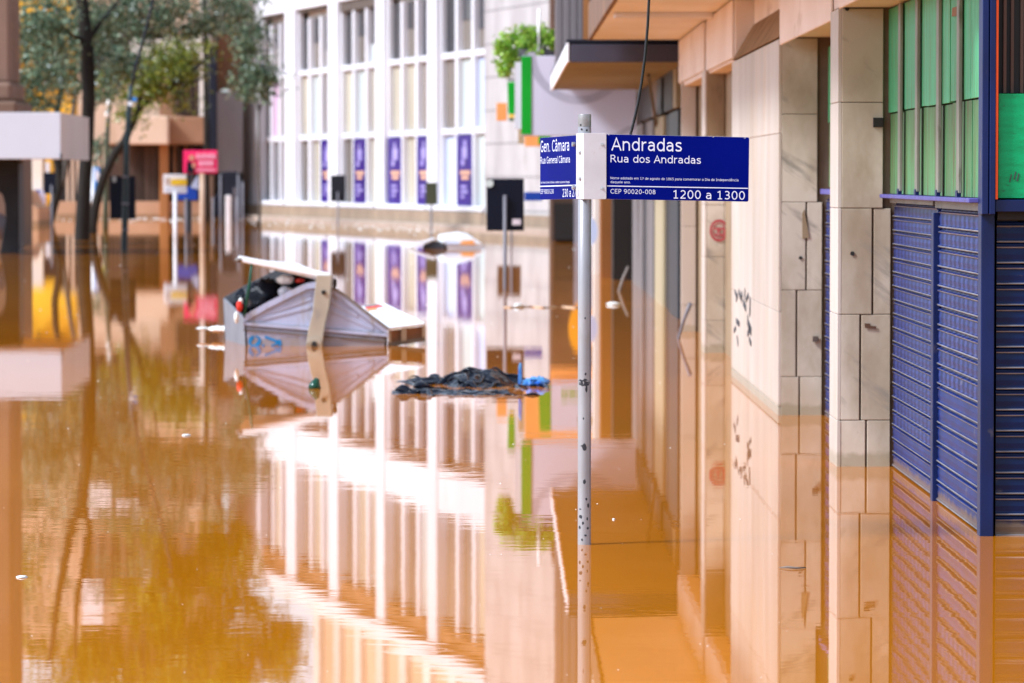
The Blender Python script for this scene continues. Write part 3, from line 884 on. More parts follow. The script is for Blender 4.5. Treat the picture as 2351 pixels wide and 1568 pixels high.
ZS, ZR2, ZR1, ZH, ZT, ZTOP = .60, 2.70, 4.85, 6.95, 8.2, 12.1
GL = -.36
pil = [(30, 128), (300, 362), (583, 640), (892, 945), (1232, 1290)]
ends = [z2(x) for p in pil for x in p]
wins = [(128, 300), (362, 583), (640, 892), (945, 1232), (1290, 1612)]
fbox(-3, LEN + .0, ZB, 13, GL - 3, GL - .12).build('wall', M['pale_facade'], BK)
for (a, c) in pil:
    fbox(z2(a), z2(c), .45, ZTOP, GL, 0).build('pilaster', M['bank_white'], BK, bevel=.03)
fbox(-3, z2(30), .45, 13, GL, -.02).build('pilaster', M['bank_white'], BK)
fbox(-3, LEN, ZB, .44, GL, .12).build('plinth', M['bank_plinth'], BK, bevel=.03)
fbox(-3, LEN, ZB, .10, .125, .42).build('kerb', M['kerb_stone'], BK, bevel=.03)
fbox(-3, LEN + .3, ZTOP, 12.5, GL - .1, .12).build('cornice', M['bank_white'], BK, bevel=.03)
fbox(-3, LEN * .80, 12.6, 21, GL - 6, -3.2).build('upper_storey', M['beige_wall'], BK)
fbox(-3, LEN * .80, 12.55, 13.6, -3.18, -2.6).build('shadow_band', M['brown_band'], BK)  # brown band put in for the shadow across the upper storey
for k in range(9):
    fbox(-2.4 + k * 3.4, -1.4 + k * 3.4, 14.2, 17.4, -3.19, -3.0).build('upper_pier', M['pale_facade'], BK)
rows = [(ZS, ZR2), (ZR2, ZR1), (ZR1, ZH), (ZT, 11.5)]
low = [['pane_dark', 'pane_dark', 'pane_taupe'], ['pane_taupe', 'pane_cream', 'poster_violet'], ['pane_taupe', 'poster_violet', 'pane_cream'], ['poster_violet', 'pane_cream', 'poster_violet'], ['pane_blue', 'poster_violet', 'pane_pale']]
mid = [['pane_dark', 'pane_pink', 'pane_taupe'], ['pane_cream', 'pane_pale', 'pane_taupe'], ['pane_cream', 'pane_pale', 'pane_cream'], ['pane_cream', 'pane_cream', 'pane_taupe'], ['pane_taupe', 'pane_pale', 'pane_blue']]
top = [['pane_taupe', 'pane_taupe', 'pane_dark'], ['pane_dark', 'pane_taupe', 'pane_taupe'], ['pane_dark', 'pane_taupe', 'pane_pale'], ['pane_dark', 'pane_taupe', 'pane_dark'], ['pane_dark', 'pane_taupe', 'pane_taupe']]
upp = [['pane_dark', 'pane_cream', 'pane_taupe'], ['pane_taupe', 'pane_cream', 'pane_pale'], ['pane_taupe', 'pane_cream', 'pane_cream'], ['pane_taupe', 'pane_taupe', 'pane_pale'], ['pane_taupe', 'pane_taupe', 'pane_cream']]
for k, (a, c) in enumerate(wins):
    s0, s1 = z2(a), z2(c)
    sp = fbox(s0, s1, ZH, ZT, GL, -.06).build('spandrel', M['bank_white'], BK, bevel=.02)
    fbox(s0, s1, 11.5, ZTOP, GL, -.12).build('spandrel', M['brown_band'], BK)
    fbox(s0, s1, ZS - .14, ZS, GL, .08).build('sill', M['bank_white'], BK, bevel=.02)
    if k == 2:
        fbox(s0, s1, ZH - .32, ZH - .003, GL, -.14).build('blind_box', M['dark_frame'], BK)
    else:
        fbox(s0, s1, ZH - .10, ZH - .003, GL, -.14).build('blind_box', M['dark_frame'], BK)
    w = (s1 - s0) / 3
    fr = fbox(s0, s0 + .10, ZS, ZH - .11, GL + .06, GL + .2)
    for q in (1, 2):
        t = fbox(s0 + w * q - .135, s0 + w * q + .135, ZS, ZH - .34, GL + .03, GL + .22)
        fr.add(t.v, t.f)
    win = fr.build('window', M['bank_white'], BK)
    fr2 = MB()
    for q in (1, 2):
        t = fbox(s0 + w * q - .14, s0 + w * q + .14, ZT, 11.5, GL + .03, GL + .2)
        fr2.add(t.v, t.f)
    win2 = fr2.build('window', M['bank_white'], BK)
    for z in (ZR2, ZR1):
        fbox(s0, s1, z - .085, z + .085, GL + .03, GL + .17).build('transom', M['bank_white'], win, bevel=.02)
    for r, (z0, z1) in enumerate(rows):
        for q in range(3):
            m = (low, mid, top, upp)[r][k][q]
            a_, c_ = s0 + w * q + (.145 if q else .11), s0 + w * (q + 1) - (.145 if q < 2 else 0)
            if m == 'poster_violet':
                a_, c_ = a_ - .09, min(c_ + .09, s1)
            za, zc = z0 + (.105 if r in (1, 2) else .003), z1 - (.105 if r in (0, 1) else .345 if r == 2 else .003)
            fbox(a_, c_, za, zc, GL + .0, GL + (.225 if m == 'poster_violet' else .05)).build('pane', M[m], win if r < 3 else win2)
            if m == 'poster_violet':
                sh = random.uniform(-.08, .08)
                for (u0, u1, v0, v1, mm) in ((.44, .58, .84, .92, 'poster_pale'), (.34, .68, .66, .835, 'poster_pale'), (.28, .5, .57, .65, 'poster_pale'), (.22, .84, .44, .50, 'poster_orange'), (.3, .76, .37, .425, 'poster_orange'),
                                             (.26, .62, .25, .29, 'poster_pale'), (.26, .74, .18, .22, 'poster_pale'), (.26, .5, .11, .15, 'poster_pale')):
                    u0, u1 = max(.04, u0 + sh), min(.96, u1 + sh + random.uniform(-.05, .05))
                    fbox(a_ + (c_ - a_) * u0, a_ + (c_ - a_) * u1, za + (zc - za) * v0, za + (zc - za) * v1, GL + .227, GL + .235).build('poster_print', M[mm], win)
            if r == 2 and m != 'pane_dark':                    # half-drawn dark blind
                fbox(a_, c_, zc - .5 - .3 * ((k * 3 + q) % 3), zc, GL + .052, GL + .07).build('blind', M['pane_dark'], win)
# grey stone end of the bank
gs0 = LEN + .02
GE = thing('stone_building', 'grey stone-faced wall building between the white bank and the store sign', 'building', A1 + E * 4 + V((0, 0, ZB)))
MB().obox(A0 + E * gs0 + V((0, 0, ZB)), E * 15, -N * 4, V((0, 0, 14.5 - ZB))).build('wall', M['grey_tile'], GE)
jn = MB()
for z in [x * .9 + .5 for x in range(15)]:
    jn.obox(A0 + E * gs0 + N * .004 + V((0, 0, z)), E * 15, -N * .008, V((0, 0, .03)))
jn.build('ledge', M['door_grey'], GE)
for z in range(10):
    MB().obox(A0 + E * (gs0 + 12.4) + N * .01 + V((0, 0, 5 + z * .42)), E * .35, N * .1, V((0, 0, .2))).build('vent', M['pane_dark'], GE)
MB().obox(A0 + E * gs0 + V((0, 0, ZB)), E * 15, N * .12, V((0, 0, .42 - ZB))).build('plinth', M['bank_plinth'], GE)
MB().obox(A0 + E * gs0 + N * .125 + V((0, 0, ZB)), E * 15, N * .3, V((0, 0, .10 - ZB))).build('kerb', M['kerb_stone'], GE)
FS = thing('dark_shop', 'dark brown low shop front behind the street sign pole', 'building', (2, 92, ZB))
MB().box(P(1268, 0, 90).x, 5, 90, 96, ZB, 7).build('wall', M['brick_brown'], FS)
MB().box(P(1272, 0, 89.9).x, P(1318, 0, 89.9).x, 89.8, 89.99, .05, .85).build('board', M['door_black'], FS)
MB().box(P(1318, 0, 89.9).x, P(1365, 0, 89.9).x, 89.8, 89.99, -.4, 2.2).build('door_panel', M['slab_under'], FS)

# ================================================================== FAR LEFT: BEIGE BUILDING
YB = 142.0
BG = thing('beige_building', 'beige office building with slatted ground floor and projecting balcony band, behind the left trees', 'building', (P(300, 405, YB).x, YB, ZB))


def bx(px0, px1, py0, py1, Y, d, name, m, parent=None, bevel=0):
    par = parent or BG
    a, c = P(px0, py1, Y), P(px1, py0, Y)
    return MB().box(a.x, c.x, Y, Y + d, a.z, c.z).build(name, M[m], par, bevel)


a = P(170, 0, YB).x
MB().box(P(128, 0, YB).x, P(480, 0, YB).x, YB + 1.25, YB + 6, ZB, 2.6).build('wall', M['beige_wall'], BG)
MB().box(a, P(480, 0, YB).x, YB + 1.2, YB + 6, 2.605, 17).build('wall', M['beige_wall'], BG)
bx(120, 480, 462, 520, YB, .5, 'plinth', 'beige_wall_low')
bx(128, 366, 333, 462, YB + .9, .25, 'recess', 'gap_dark')
for k in range(22):
    x = 245 + k * 5.9 if k < 21 else 362
    bx(x, x + (2.6 if k % 3 else 3.4), 336, 462, YB + .55, .2, 'slat', 'slat_brown')
for k in range(8):
    x = 152 + k * 12
    bx(x, x + 5, 336, 462, YB + .55, .2, 'slat', 'beige_wall')
bal = bx(245, 386, 266, 332, YB - .9, 1.6, 'balcony', 'beige_wall', bevel=.05)
bx(386, 470, 268, 331, YB - .4, 1.2, 'balcony', 'brown_band', bevel=.05)
bx(386, 470, 333, 500, YB + .9, .25, 'recess', 'gap_dark')
for (x0, x1, m) in ((366, 386, 'orange_column'), (398, 404, 'brown_band'), (436, 442, 'slat_brown'), (410, 413, 'slat_brown'), (424, 428, 'brown_band')):
    bx(x0, x1, 331, 515, YB - (.3 if x0 == 366 else -.4), .5, 'column', m, bevel=.03)
bx(366, 470, 185, 266, YB + .6, .3, 'wall_panel', 'brown_band')
wz = bx(402, 460, 180, 262, YB + .3, .25, 'window', 'gap_dark')
for k in range(5):
    bx(405 + k * 11, 408 + k * 11, 182, 262, YB + .2, .08, 'window_bar', 'slat_brown', wz)
bx(458, 479, -40, 268, YB - .2, .9, 'column', 'pale_facade', bevel=.03)
bx(430, 458, 150, 178, YB + .2, .3, 'lintel', 'slate_column')
bx(500, 556, 78, 205, YB + 3, .5, 'wall_panel', 'brown_band')
bx(484, 556, -60, 80, YB + 3.2, .5, 'wall_panel', 'pale_facade')
bx(480, 496, 105, 402, YB - .3, .5, 'column', 'slate_column', bevel=.03)
bx(496, 557, 210, 396, YB + 2, .4, 'sheeting', 'grey_sheeting')
bx(496, 557, 396, 520, YB + 2.2, .4, 'recess', 'gap_dark')
bx(300, 470, 90, 130, YB + .9, .25, 'wall_panel', 'pale_facade')
for fl in range(4):                                          # upper floors, seen between the leaves and mirrored in the flood
    z = 4.2 + fl * 3.2
    for k in range(9):
        x = a + .1 + k * .5
        wq = MB().box(x, x + .3, YB + 1.0, YB + 1.19, z + .5, z + 2.5).build('window', M['gap_dark' if (k + fl) % 3 else 'pane_taupe'], BG)
        MB().box(x + .13, x + .17, YB + .94, YB + .999, z + .5, z + 2.5).build('mullion', M['slat_brown'], wq)
for (x0, x1, z0, z1) in ((-14.6, -13.6, 9.2, 10.3), (-13.4, -12.4, 9.8, 10.8), (-14.6, -13.9, 12.6, 14.0), (-12.6, -11.4, 12.2, 13.2)):
    MB().box(x0, x1, YB + .7, YB + .93, z0, z1).build('sky_patch', M['white_paint'], BG)  # white boxes put in for patches of bright sky

YY = thing('yellow_building', 'bright yellow and beige building glimpsed behind the leftmost tree foliage', 'building', (P(90, 405, 168).x, 168, ZB))
MB().box(P(-40, 0, 168).x, P(170, 0, 168).x, 168, 172, ZB, 8.6).build('wall', M['yellow_wall'], YY)
MB().box(P(-140, 0, 168).x, P(172, 0, 168).x, 172.5, 176, ZB, 19).build('tower', M['beige_wall'], YY)
MB().box(P(-40, 0, 167).x, P(95, 0, 167).x, 167, 167.9, ZB, P(0, 365, 167).z + .9).build('lower_wall', M['pale_facade'], YY)
MB().box(P(62, 0, 166).x, P(103, 0, 166).x, 166, 166.9, ZB, P(0, 436, 166).z).build('wall_panel', M['lilac_wall'], YY)
MB().box(P(103, 0, 166).x, P(117, 0, 166).x, 166, 166.8, ZB, P(0, 370, 166).z + .3).build('column', M['yellow_wall'], YY)
MB().box(P(61, 0, 165).x, P(84, 0, 165).x, 165.5, 165.9, P(0, 444, 165).z, P(0, 436, 165).z).build('awning', M['royal'], YY)
MB().box(P(103, 0, 165).x, P(110, 0, 165).x, 165, 165.5, P(0, 430, 165).z, P(0, 372, 165).z).build('vertical_sign', M['white_paint'], YY)
for k in range(7):
    MB().box(P(-20 + 25 * k, 0, 167.8).x, P(-12 + 25 * k, 0, 167.8).x, 167.7, 167.99, 5 + (k % 2), 6.8 + (k % 2)).build('window', M['gap_dark'], YY)
RB = thing('russet_building', 'low russet wall with sloping end, in the gap under the white kiosk roof', 'building', (P(55, 405, 120).x, 120, ZB))
MB().prism([P(34, 560, 120), P(34, 430, 120), P(60, 440, 120), P(72, 468, 120), P(88, 478, 120), P(88, 560, 120)], (0, 3, 0)).build('wall', M['beige_wall_low'], RB)

# ------------------------------------------------------------------ left: kiosk and stone column
KK = thing('kiosk', 'kiosk with a plain white box roof on a black arched leg, at the left edge', 'kiosk', P(60, 586, 76))
ka, kb = P(-220, 365, 75), P(139, 258, 75)
MB().box(ka.x, kb.x, 75, 75.05, ka.z, kb.z).build('roof_front', M['lilac_box'], KK, bevel=.01)  # white front tinted lilac for its shade
kc = P(203, 258, 82)
MB().prism([(kb.x + .002, 75.02, ka.z), (kb.x + .002, 75.02, kb.z), (P(203, 0, 81.5).x, 81.5, kb.z), (P(203, 0, 81.5).x, 81.5, ka.z)], (-.05, 0, 0)).build('roof_side', M['bounce_beige'], KK)
MB().prism([(ka.x, 75.06, ka.z + .02), (kb.x - .06, 75.06, ka.z + .02), (P(203, 0, 81.5).x - .06, 81.4, ka.z + .02), (ka.x, 81.4, ka.z + .02)], (0, 0, kb.z - ka.z - .05)).build('roof', M['bounce_beige'], KK)
MB().box(P(136, 0, 74.9).x, P(140, 0, 74.9).x, 74.94, 74.99, P(0, 365, 74.9).z, P(0, 352, 74.9).z).build('corner_clip', M['post_dark'], KK)
MB().prism([P(x, y, 77) for x, y in ((-90, 364), (38, 364), (43, 376), (44, 600), (-6, 600), (2, 565), (8, 530), (12, 505), (11, 470), (5, 447), (-6, 438), (-20, 434), (-90, 434))], (0, .8, 0)).build('arched_leg', M['kiosk_black'], KK, bevel=.02)
o = MB().blob(P(-2, 520, 78.6), .17, .2, .25, .1, 2, 4).build('sack', M['post_grey'], None)
tag(o, 'grey rounded bundle inside the arched leg of the white kiosk', 'bundle')
SC = thing('stone_column', 'brown stone column with a flared base, rising behind the white kiosk roof', 'column', P(10, 575, 86))
MB().box(P(-120, 0, 86).x, P(20, 0, 86).x, 86, 88, 3.4, 14).build('shaft', M['brown_column'], SC, bevel=.04)
MB().box(P(-120, 0, 85.8).x, P(26, 0, 85.8).x, 85.8, 88.2, 3.0, 3.39).build('base_ring', M['brown_column'], SC, bevel=.08)
MB().box(P(-120, 0, 85.6).x, P(37, 0, 85.6).x, 85.6, 88.4, ZB, 2.99).build('base', M['brown_column'], SC, bevel=.06)

# ================================================================== SIGNS AND POSTS
def post_sign(label, px0, px1, py0, py1, Y, m, pole_px, pole_w, pole_m, pole_top=None, cat='sign', front=True, name='traffic_sign', depth=.03, group=None):
    c = P((px0 + px1) / 2, 405, Y)
    t = thing(name, label, cat, (c.x, Y, ZB), group)
    p0, p1 = P(px0, py1, Y), P(px1, py0, Y)
    MB().box(p0.x, p1.x, Y, Y + depth, p0.z, p1.z).build('sign_plate', M[m], t, bevel=.008)
    if pole_px:
        x = P(pole_px, 0, Y).x
        r = pole_w * Y / F / 2
        MB().tube([(x, Y - r - .004 if front else Y + depth + r, ZB), (x, Y - r - .004 if front else Y + depth + r, P(0, pole_top if pole_top is not None else py0, Y).z)], r, 10).build('pole', M[pole_m], t)
    return t


t = post_sign('black rectangular traffic sign back with a small white sticker, left of the name plates', 1117, 1203, 410, 530, 52.2, 'navy_board', 1159.5, 9, 'post_grey', 448)
MB().box(P(1176, 0, 52.17).x, P(1196, 0, 52.17).x, 52.18, 52.197, P(0, 517, 52).z, P(0, 503, 52).z).build('sticker', M['sticker_white'], t)
MB().disc(P(1124, 421, 52.19), (0, -1, 0), .05, .006, 12).build('sticker', M['pane_pale'], t)
t = post_sign('brown sign back on a thin pole, directly behind the black traffic sign', 1142, 1196, 440, 512, 87, 'brick_brown', 1174, 5, 'post_grey', 440)
t = post_sign('small dark green sign board in front of the white bank, third bay from the left', 759, 793, 402, 463, 118, 'post_dark', 775, 4, 'post_grey', 440)
t = post_sign('dark olive sign board in front of the white bank, fourth bay from the left', 977, 1004, 419, 470, 108, 'post_olive', 990, 5, 'post_grey', 470, front=False)
t = post_sign('tall black board with a pale sticker, behind the leaning dark pole', 252, 311, 404, 503, 81.5, 'navy_board', None, 0, '')
x = P(282, 0, 81.6).x
MB().tube([(x, 81.62, ZB), (x, 81.62, P(0, 470, 81.6).z)], .035, 8).build('pole', M['post_dark'], t)
MB().box(P(256, 0, 81.4).x, P(264, 0, 81.4).x, 81.48, 81.498, P(0, 418, 81.4).z, P(0, 405, 81.4).z).build('sticker', M['pane_pale'], t)
t = post_sign('small black sign on a thin grey pole under the white kiosk roof', 100, 128, 396, 445, 120, 'navy_board', 117, 5, 'post_grey', 425)
t = post_sign('white sign with a yellow bar on a white pole, left of the pink billboard', 375, 428, 400, 444, 95, 'post_white', 401, 9, 'post_white', 440)
MB().box(P(391, 0, 94.9).x, P(427, 0, 94.9).x, 94.97, 94.998, P(0, 425, 95).z, P(0, 411, 95).z).build('bar_print', M['yellow'], t)
MB().box(P(376, 0, 94.9).x, P(427, 0, 94.9).x, 94.98, 94.998, P(0, 443, 95).z, P(0, 430, 95).z).build('bar_print', M['lilac_box'], t)
for k in range(3):
    MB().box(P(378, 0, 94.9).x, P(386, 0, 94.9).x, 94.98, 94.998, P(0, 411 + k * 6, 95).z, P(0, 408 + k * 6, 95).z).build('bar_print', M['post_tan'], t)
t = post_sign('bright pink billboard with a dark figure and pale lettering on a tan pole', 421, 499, 345, 398, 101, 'pink', 464, 13, 'post_tan', 398, name='billboard', cat='billboard', depth=.08)
lt = MB()
for k in range(6):
    x = 449 + k * 7.6
    lt.box(P(x, 0, 100.9).x, P(x + 5.6, 0, 100.9).x, 100.975, 100.998, P(0, 365 - (k % 2), 101).z, P(0, 352 + k % 2, 101).z)
for k in range(4):
    x = 455 + k * 8.6
    lt.box(P(x, 0, 100.9).x, P(x + 6.6, 0, 100.9).x, 100.975, 100.998, P(0, 381, 101).z, P(0, 369, 101).z)
for k in range(9):
    x = 449 + k * 5
    lt.box(P(x, 0, 100.9).x, P(x + 3.6, 0, 100.9).x, 100.975, 100.998, P(0, 393, 101).z, P(0, 387, 101).z)
tag(lt.build('lettering', M['pink_pale'], t), kind='stuff')
MB().prism([P(x, y, 100.99) for x, y in ((428, 397), (430, 372), (434, 368), (442, 380), (447, 386), (446, 397))], (0, -.02, 0)).build('figure_print', M['navy_board'], t)
MB().disc(P(440, 362, 100.99), (0, -1, 0), .07, .02, 12).build('figure_print', M['skin_print'], t)
MB().prism([P(x, y, 100.985) for x, y in ((440, 380), (446, 372), (450, 376), (445, 388))], (0, -.02, 0)).build('figure_print', M['skin_print'], t)
t = post_sign('royal blue notice board half hidden by the yellow-barred white sign', 407, 453, 429, 459, 105, 'royal', 426, 7, 'post_grey', 455, name='notice_board')
MB().prism([P(x, y, 104.97) for x, y in ((437, 430), (447, 412), (455, 400), (456, 435))], (0, .02, 0)).build('corner_print', M['pane_blue'], t)
MB().box(P(424, 0, 106).x, P(437, 0, 106).x, 106, 106.3, ZB, P(0, 388, 106).z).build('back_post', M['post_dark'], t)
t = post_sign('blue and white flag-shaped sign on a tall white pole beside the thick tree trunk', 216, 229, 384, 446, 113, 'sky_blue', 211, 8, 'post_white', 382, front=False)
MB().prism([P(x, y, 112.97) for x, y in ((218, 392), (222, 386), (228, 400), (226, 420), (219, 414))], (0, -.01, 0)).build('mark_print', M['white_paint'], t)
t = post_sign('white sign with lemon yellow centre, beside the blue flag-shaped sign', 224, 240, 399, 441, 115, 'post_white', 220, 4, 'post_grey', 430)
MB().box(P(226, 0, 114.9).x, P(239, 0, 114.9).x, 114.96, 114.99, P(0, 433, 115).z, P(0, 414, 115).z).build('bar_print', M['lemon'], t)

# payphones / bollards near the bank corner
for (lab, x0, x1, y0, y1, Y) in (('grey-blue phone hood on two posts, left of the white bank corner', 508, 546, 394, 452, 128), ('navy panel box between grey posts, left of the white bank corner', 491, 506, 447, 497, 131),
                                 ('slim dark panel box beside the white bank corner', 546, 556, 412, 500, 133)):
    t = thing('phone_booth', lab, 'phone booth', (P((x0 + x1) / 2, 405, Y).x, Y, ZB))
    MB().box(P(x0, 0, Y).x, P(x1, 0, Y).x, Y, Y + .5, P(0, y1, Y).z, P(0, y0, Y).z).build('hood', M['slate_column' if x0 > 500 else 'navy_board'], t, bevel=.04)
    for px in (x0 - 2, x1 + 1):
        MB().tube([P(px, 405, Y) * 1 - V((0, 0, 3)), P(px, y0 + 6, Y)], 2.6 * Y / F, 8).build('post', M['post_grey'], t)
o = MB().box(P(516, 0, 125).x, P(529, 0, 125).x, 125, 125.18, ZB, P(0, 448, 125).z).build('bollard', M['post_white'], None, bevel=.03)
tag(o, 'white square bollard in front of the grey-blue phone hood', 'bollard')
o = MB().box(P(534, 0, 126).x, P(540, 0, 126).x, 126, 126.1, ZB, P(0, 430, 126).z).build('bollard', M['post_grey'], None, bevel=.02)
tag(o, 'thin grey bollard in front of the grey-blue phone hood', 'bollard')

# lamp posts
LP = thing('utility_pole', 'dark leaning utility pole with a thin upper arm, in front of the tall black board', 'utility pole', (P(284, 0, 80).x, 80, ZB))
MB().tube([P(284, 660, 80), P(285, 573, 80), P(288, 460, 80), P(291, 330, 80), P(297, 240, 80), P(301, 195, 80)], [.068, .066, .062, .056, .05, .046], 10).build('pole', M['post_teal'], LP)
MB().tube([P(300, 215, 80), P(312, 150, 80), P(330, 85, 80), P(352, 0, 80), P(372, -80, 80), P(390, -170, 80)], [.03, .032, .03, .028, .026, .024], 8).build('arm', M['post_dark'], LP)
for y in (228, 238):
    MB().disc(P(299 + (238 - y), y, 79.93), (0, -1, 0), .045, .03, 10).build('clamp', M['post_white' if y == 238 else 'sky_blue'], LP)
for (py) in (408, 470, 530):
    MB().tube([P(287.5, py, 80), P(287.8, py - 5, 80)], .07, 10).build('collar', M['post_grey'], LP)
LG = thing('lamp_post', 'slim olive lamp post leaning right, between the thick trunk and the tall black board', 'lamp post', (P(243, 0, 112).x, 112, ZB))
MB().tube([P(242, 560, 112), P(243, 470, 112), P(244, 380, 112), P(247, 300, 112), P(251, 225, 112)], [.085, .08, .075, .065, .055], 8).build('pole', M['post_olive'], LG)
MB().tube([P(251, 225, 112), P(262, 160, 112), P(276, 100, 112), P(292, 40, 112)], [.045, .042, .04, .035], 8).build('arm', M['post_grey'], LG)
MB().blob(P(249, 238, 111.8), .06, .06, .12, .05, 2, 1).build('lamp', M['white_plastic'], LG)
MB().blob(P(246, 262, 111.8), .06, .06, .10, .05, 2, 2).build('lamp', M['white_plastic'], LG)
o = MB().tube([P(596, 560, 112), P(596, 480, 112), P(595, 380, 112), P(594, 240, 112)], [.04, .04, .035, .03], 8)

# ================================================================== TREES
def ellipsoids(lst, dens):
    out = []
    for (c, rx, ry, rz, k) in lst:
        for _ in range(int(k * dens)):
            while True:
                d = V((random.uniform(-1, 1), random.uniform(-1, 1), random.uniform(-1, 1)))
                if d.length < 1:
                    break
            if random.random() > .35 + .65 * d.length:
                continue
            out.append((c + V((d.x * rx, d.y * ry, d.z * rz)), random.uniform(.22, .5)))
    return out


def pe(px, py, Y, rx, rz, k):
    return (P(px, py, Y), rx * Y / F, rx * Y / F * 1.1, rz * Y / F, k)


T1 = thing('street_tree', 'large dark leafy tree with a thick straight trunk, beside the white kiosk roof', 'tree', (P(188, 0, 93).x, 93, ZB))
MB().tube([P(186, 700, 93), P(188, 550, 93), P(193, 440, 93), P(200, 330, 93), P(204, 220, 93), P(201, 120, 93), P(192, 30, 93), P(182, -60, 93), P(157, -117, 93), P(126, -275, 93), P(105, -432, 93)],
          [.20, .175, .16, .15, .15, .15, .14, .13, .10, .08, .05], 12).build('trunk', M['bark'], T1)
MB().tube([P(183, -50, 93), P(202, -117, 93), P(182, -220, 92.6), P(168, -290, 92.4), P(165, -420, 92)], [.09, .085, .07, .06, .03], 8).build('limb', M['bark'], T1)
MB().tube([P(204, 90, 93), P(240, 40, 93.4), P(300, -30, 94), P(380, -120, 94)], [.06, .05, .04, .02], 8).build('limb', M['bark'], T1)
MB().tube([P(198, 95, 93), P(165, 80, 92.6), P(110, 40, 92), P(60, 60, 92)], [.05, .045, .03, .015], 8).build('limb', M['bark'], T1)
cl = ellipsoids([pe(90, 60, 92, 75, 70, 60), pe(70, 160, 91, 50, 55, 26), pe(85, 235, 91, 35, 35, 14), pe(45, 215, 91, 25, 40, 9), pe(150, 110, 96, 60, 60, 34), pe(140, 190, 96, 40, 40, 16), pe(250, 60, 97, 80, 60, 56),
                 pe(330, 30, 94, 80, 50, 46), pe(430, 40, 95, 70, 45, 30), pe(510, 25, 96, 60, 38, 22), pe(270, 130, 93, 50, 45, 26), pe(235, 190, 94, 35, 40, 12)], 1.05)
cl += ellipsoids([pe(90, -90, 97, 110, 80, 50), pe(300, -70, 95, 160, 70, 66), pe(480, -60, 96, 100, 50, 26), pe(80, -280, 97, 110, 110, 22), pe(250, -230, 94, 100, 70, 16)], .75)
leaves(cl, 44, .125, 0, M['leaf_dark'], 'crown', T1)
T2 = thing('street_tree', 'forked leaning tree with olive leaves, its limb crossing behind the dark utility pole', 'tree', (P(215, 0, 104).x, 104, ZB))
MB().tube([P(212, 640, 104), P(212, 520, 104), P(220, 470, 104), P(236, 410, 104), P(262, 355, 104), P(285, 325, 104), P(303, 285, 104), P(318, 250, 104), P(345, 222, 104), P(375, 208, 104), P(405, 188, 104), P(450, 155, 104), P(480, 130, 104)],
          [.13, .125, .12, .115, .11, .105, .095, .085, .075, .07, .06, .05, .03], 10).build('trunk', M['bark'], T2)
MB().tube([P(318, 250, 104), P(330, 190, 104), P(352, 120, 104), P(360, 60, 104)], [.06, .05, .035, .02], 8).build('limb', M['bark'], T2)
MB().tube([P(405, 188, 104), P(440, 190, 104), P(470, 176, 103)], [.045, .03, .015], 8).build('limb', M['bark'], T2)
cl = ellipsoids([pe(380, 170, 104, 62, 52, 44), pe(345, 215, 104, 45, 38, 24), pe(410, 120, 105, 60, 40, 26), pe(270, 200, 105, 40, 55, 20), pe(300, 260, 104, 30, 28, 7), pe(450, 130, 105, 45, 35, 14), pe(415, 235, 104, 22, 20, 5)], 1.1)
leaves(cl, 40, .13, 0, M['leaf_warm'], 'crown', T2)
T3 = thing('street_tree', 'slender Y-forked dark trunk standing under the white kiosk roof end', 'tree', (P(112, 0, 124).x, 124, ZB))
MB().tube([P(108, 600, 124), P(112, 513, 124), P(124, 470, 124), P(136, 430, 124), P(134, 385, 124), P(124, 340, 124), P(126, 280, 124), P(140, 210, 124), P(150, 120, 124)], [.16, .15, .14, .13, .12, .11, .10, .08, .05], 10).build('trunk', M['bark'], T3)
MB().tube([P(134, 440, 124), P(146, 410, 124), P(152, 370, 124), P(160, 300, 124), P(176, 200, 124)], [.10, .095, .09, .08, .05], 8).build('limb', M['bark_pale'], T3)
cl = ellipsoids([pe(150, 150, 124, 60, 60, 20), pe(170, 60, 124, 80, 60, 24), pe(140, -80, 124, 120, 90, 40), pe(230, 350, 118, 20, 50, 6)], 1.3)
leaves(cl, 36, .15, 0, M['leaf_dark'], 'crown', T3)
T4 = thing('street_tree', 'slim young tree with drooping leaves in front of the first bay of the white bank', 'tree', (P(596, 0, 112).x, 112, ZB))
o.build('trunk', M['bark_pale'], T4)
MB().tube([P(594, 250, 112), P(580, 200, 112), P(560, 120, 112), P(540, 20, 112)], [.03, .028, .025, .02], 6).build('limb', M['bark'], T4)
MB().tube([P(595, 260, 112), P(610, 200, 112), P(618, 150, 112)], [.025, .02, .015], 6).build('limb', M['bark'], T4)
cl = ellipsoids([pe(600, 170, 112, 36, 32, 14), pe(575, 120, 112, 34, 36, 15), pe(622, 180, 112, 26, 20, 8), pe(555, 60, 112, 46, 45, 20), pe(590, 215, 112, 34, 18, 8), pe(560, 185, 112, 20, 28, 5), pe(545, -30, 112, 70, 50, 22)], 1.5)
leaves(cl, 34, .14, 0, M['leaf_dark'], 'crown', T4)
T5 = thing('street_tree', 'tall golden-green tree beyond the forked tree, its crown mirrored in the foreground water', 'tree', (P(470, 0, 98).x, 98, ZB))
MB().tube([P(476, 600, 128), P(474, 300, 128), P(470, -50, 128), P(462, -330, 128)], [.10, .09, .08, .05], 8).build('trunk', M['bark'], T5)
cl = ellipsoids([pe(380, -300, 98, 120, 110, 80), pe(520, -230, 98, 70, 90, 34), pe(560, -400, 98, 110, 110, 60), pe(640, -430, 98, 50, 80, 20), pe(420, -480, 98, 180, 90, 70), pe(220, -430, 98, 90, 80, 30), pe(320, -150, 98, 60, 60, 16), pe(500, -150, 98, 60, 50, 20), pe(110, -420, 98, 90, 90, 20), pe(60, -250, 98, 60, 90, 8)], 1.5)
leaves(cl, 44, .16, 0, M['leaf_gold'], 'crown', T5)

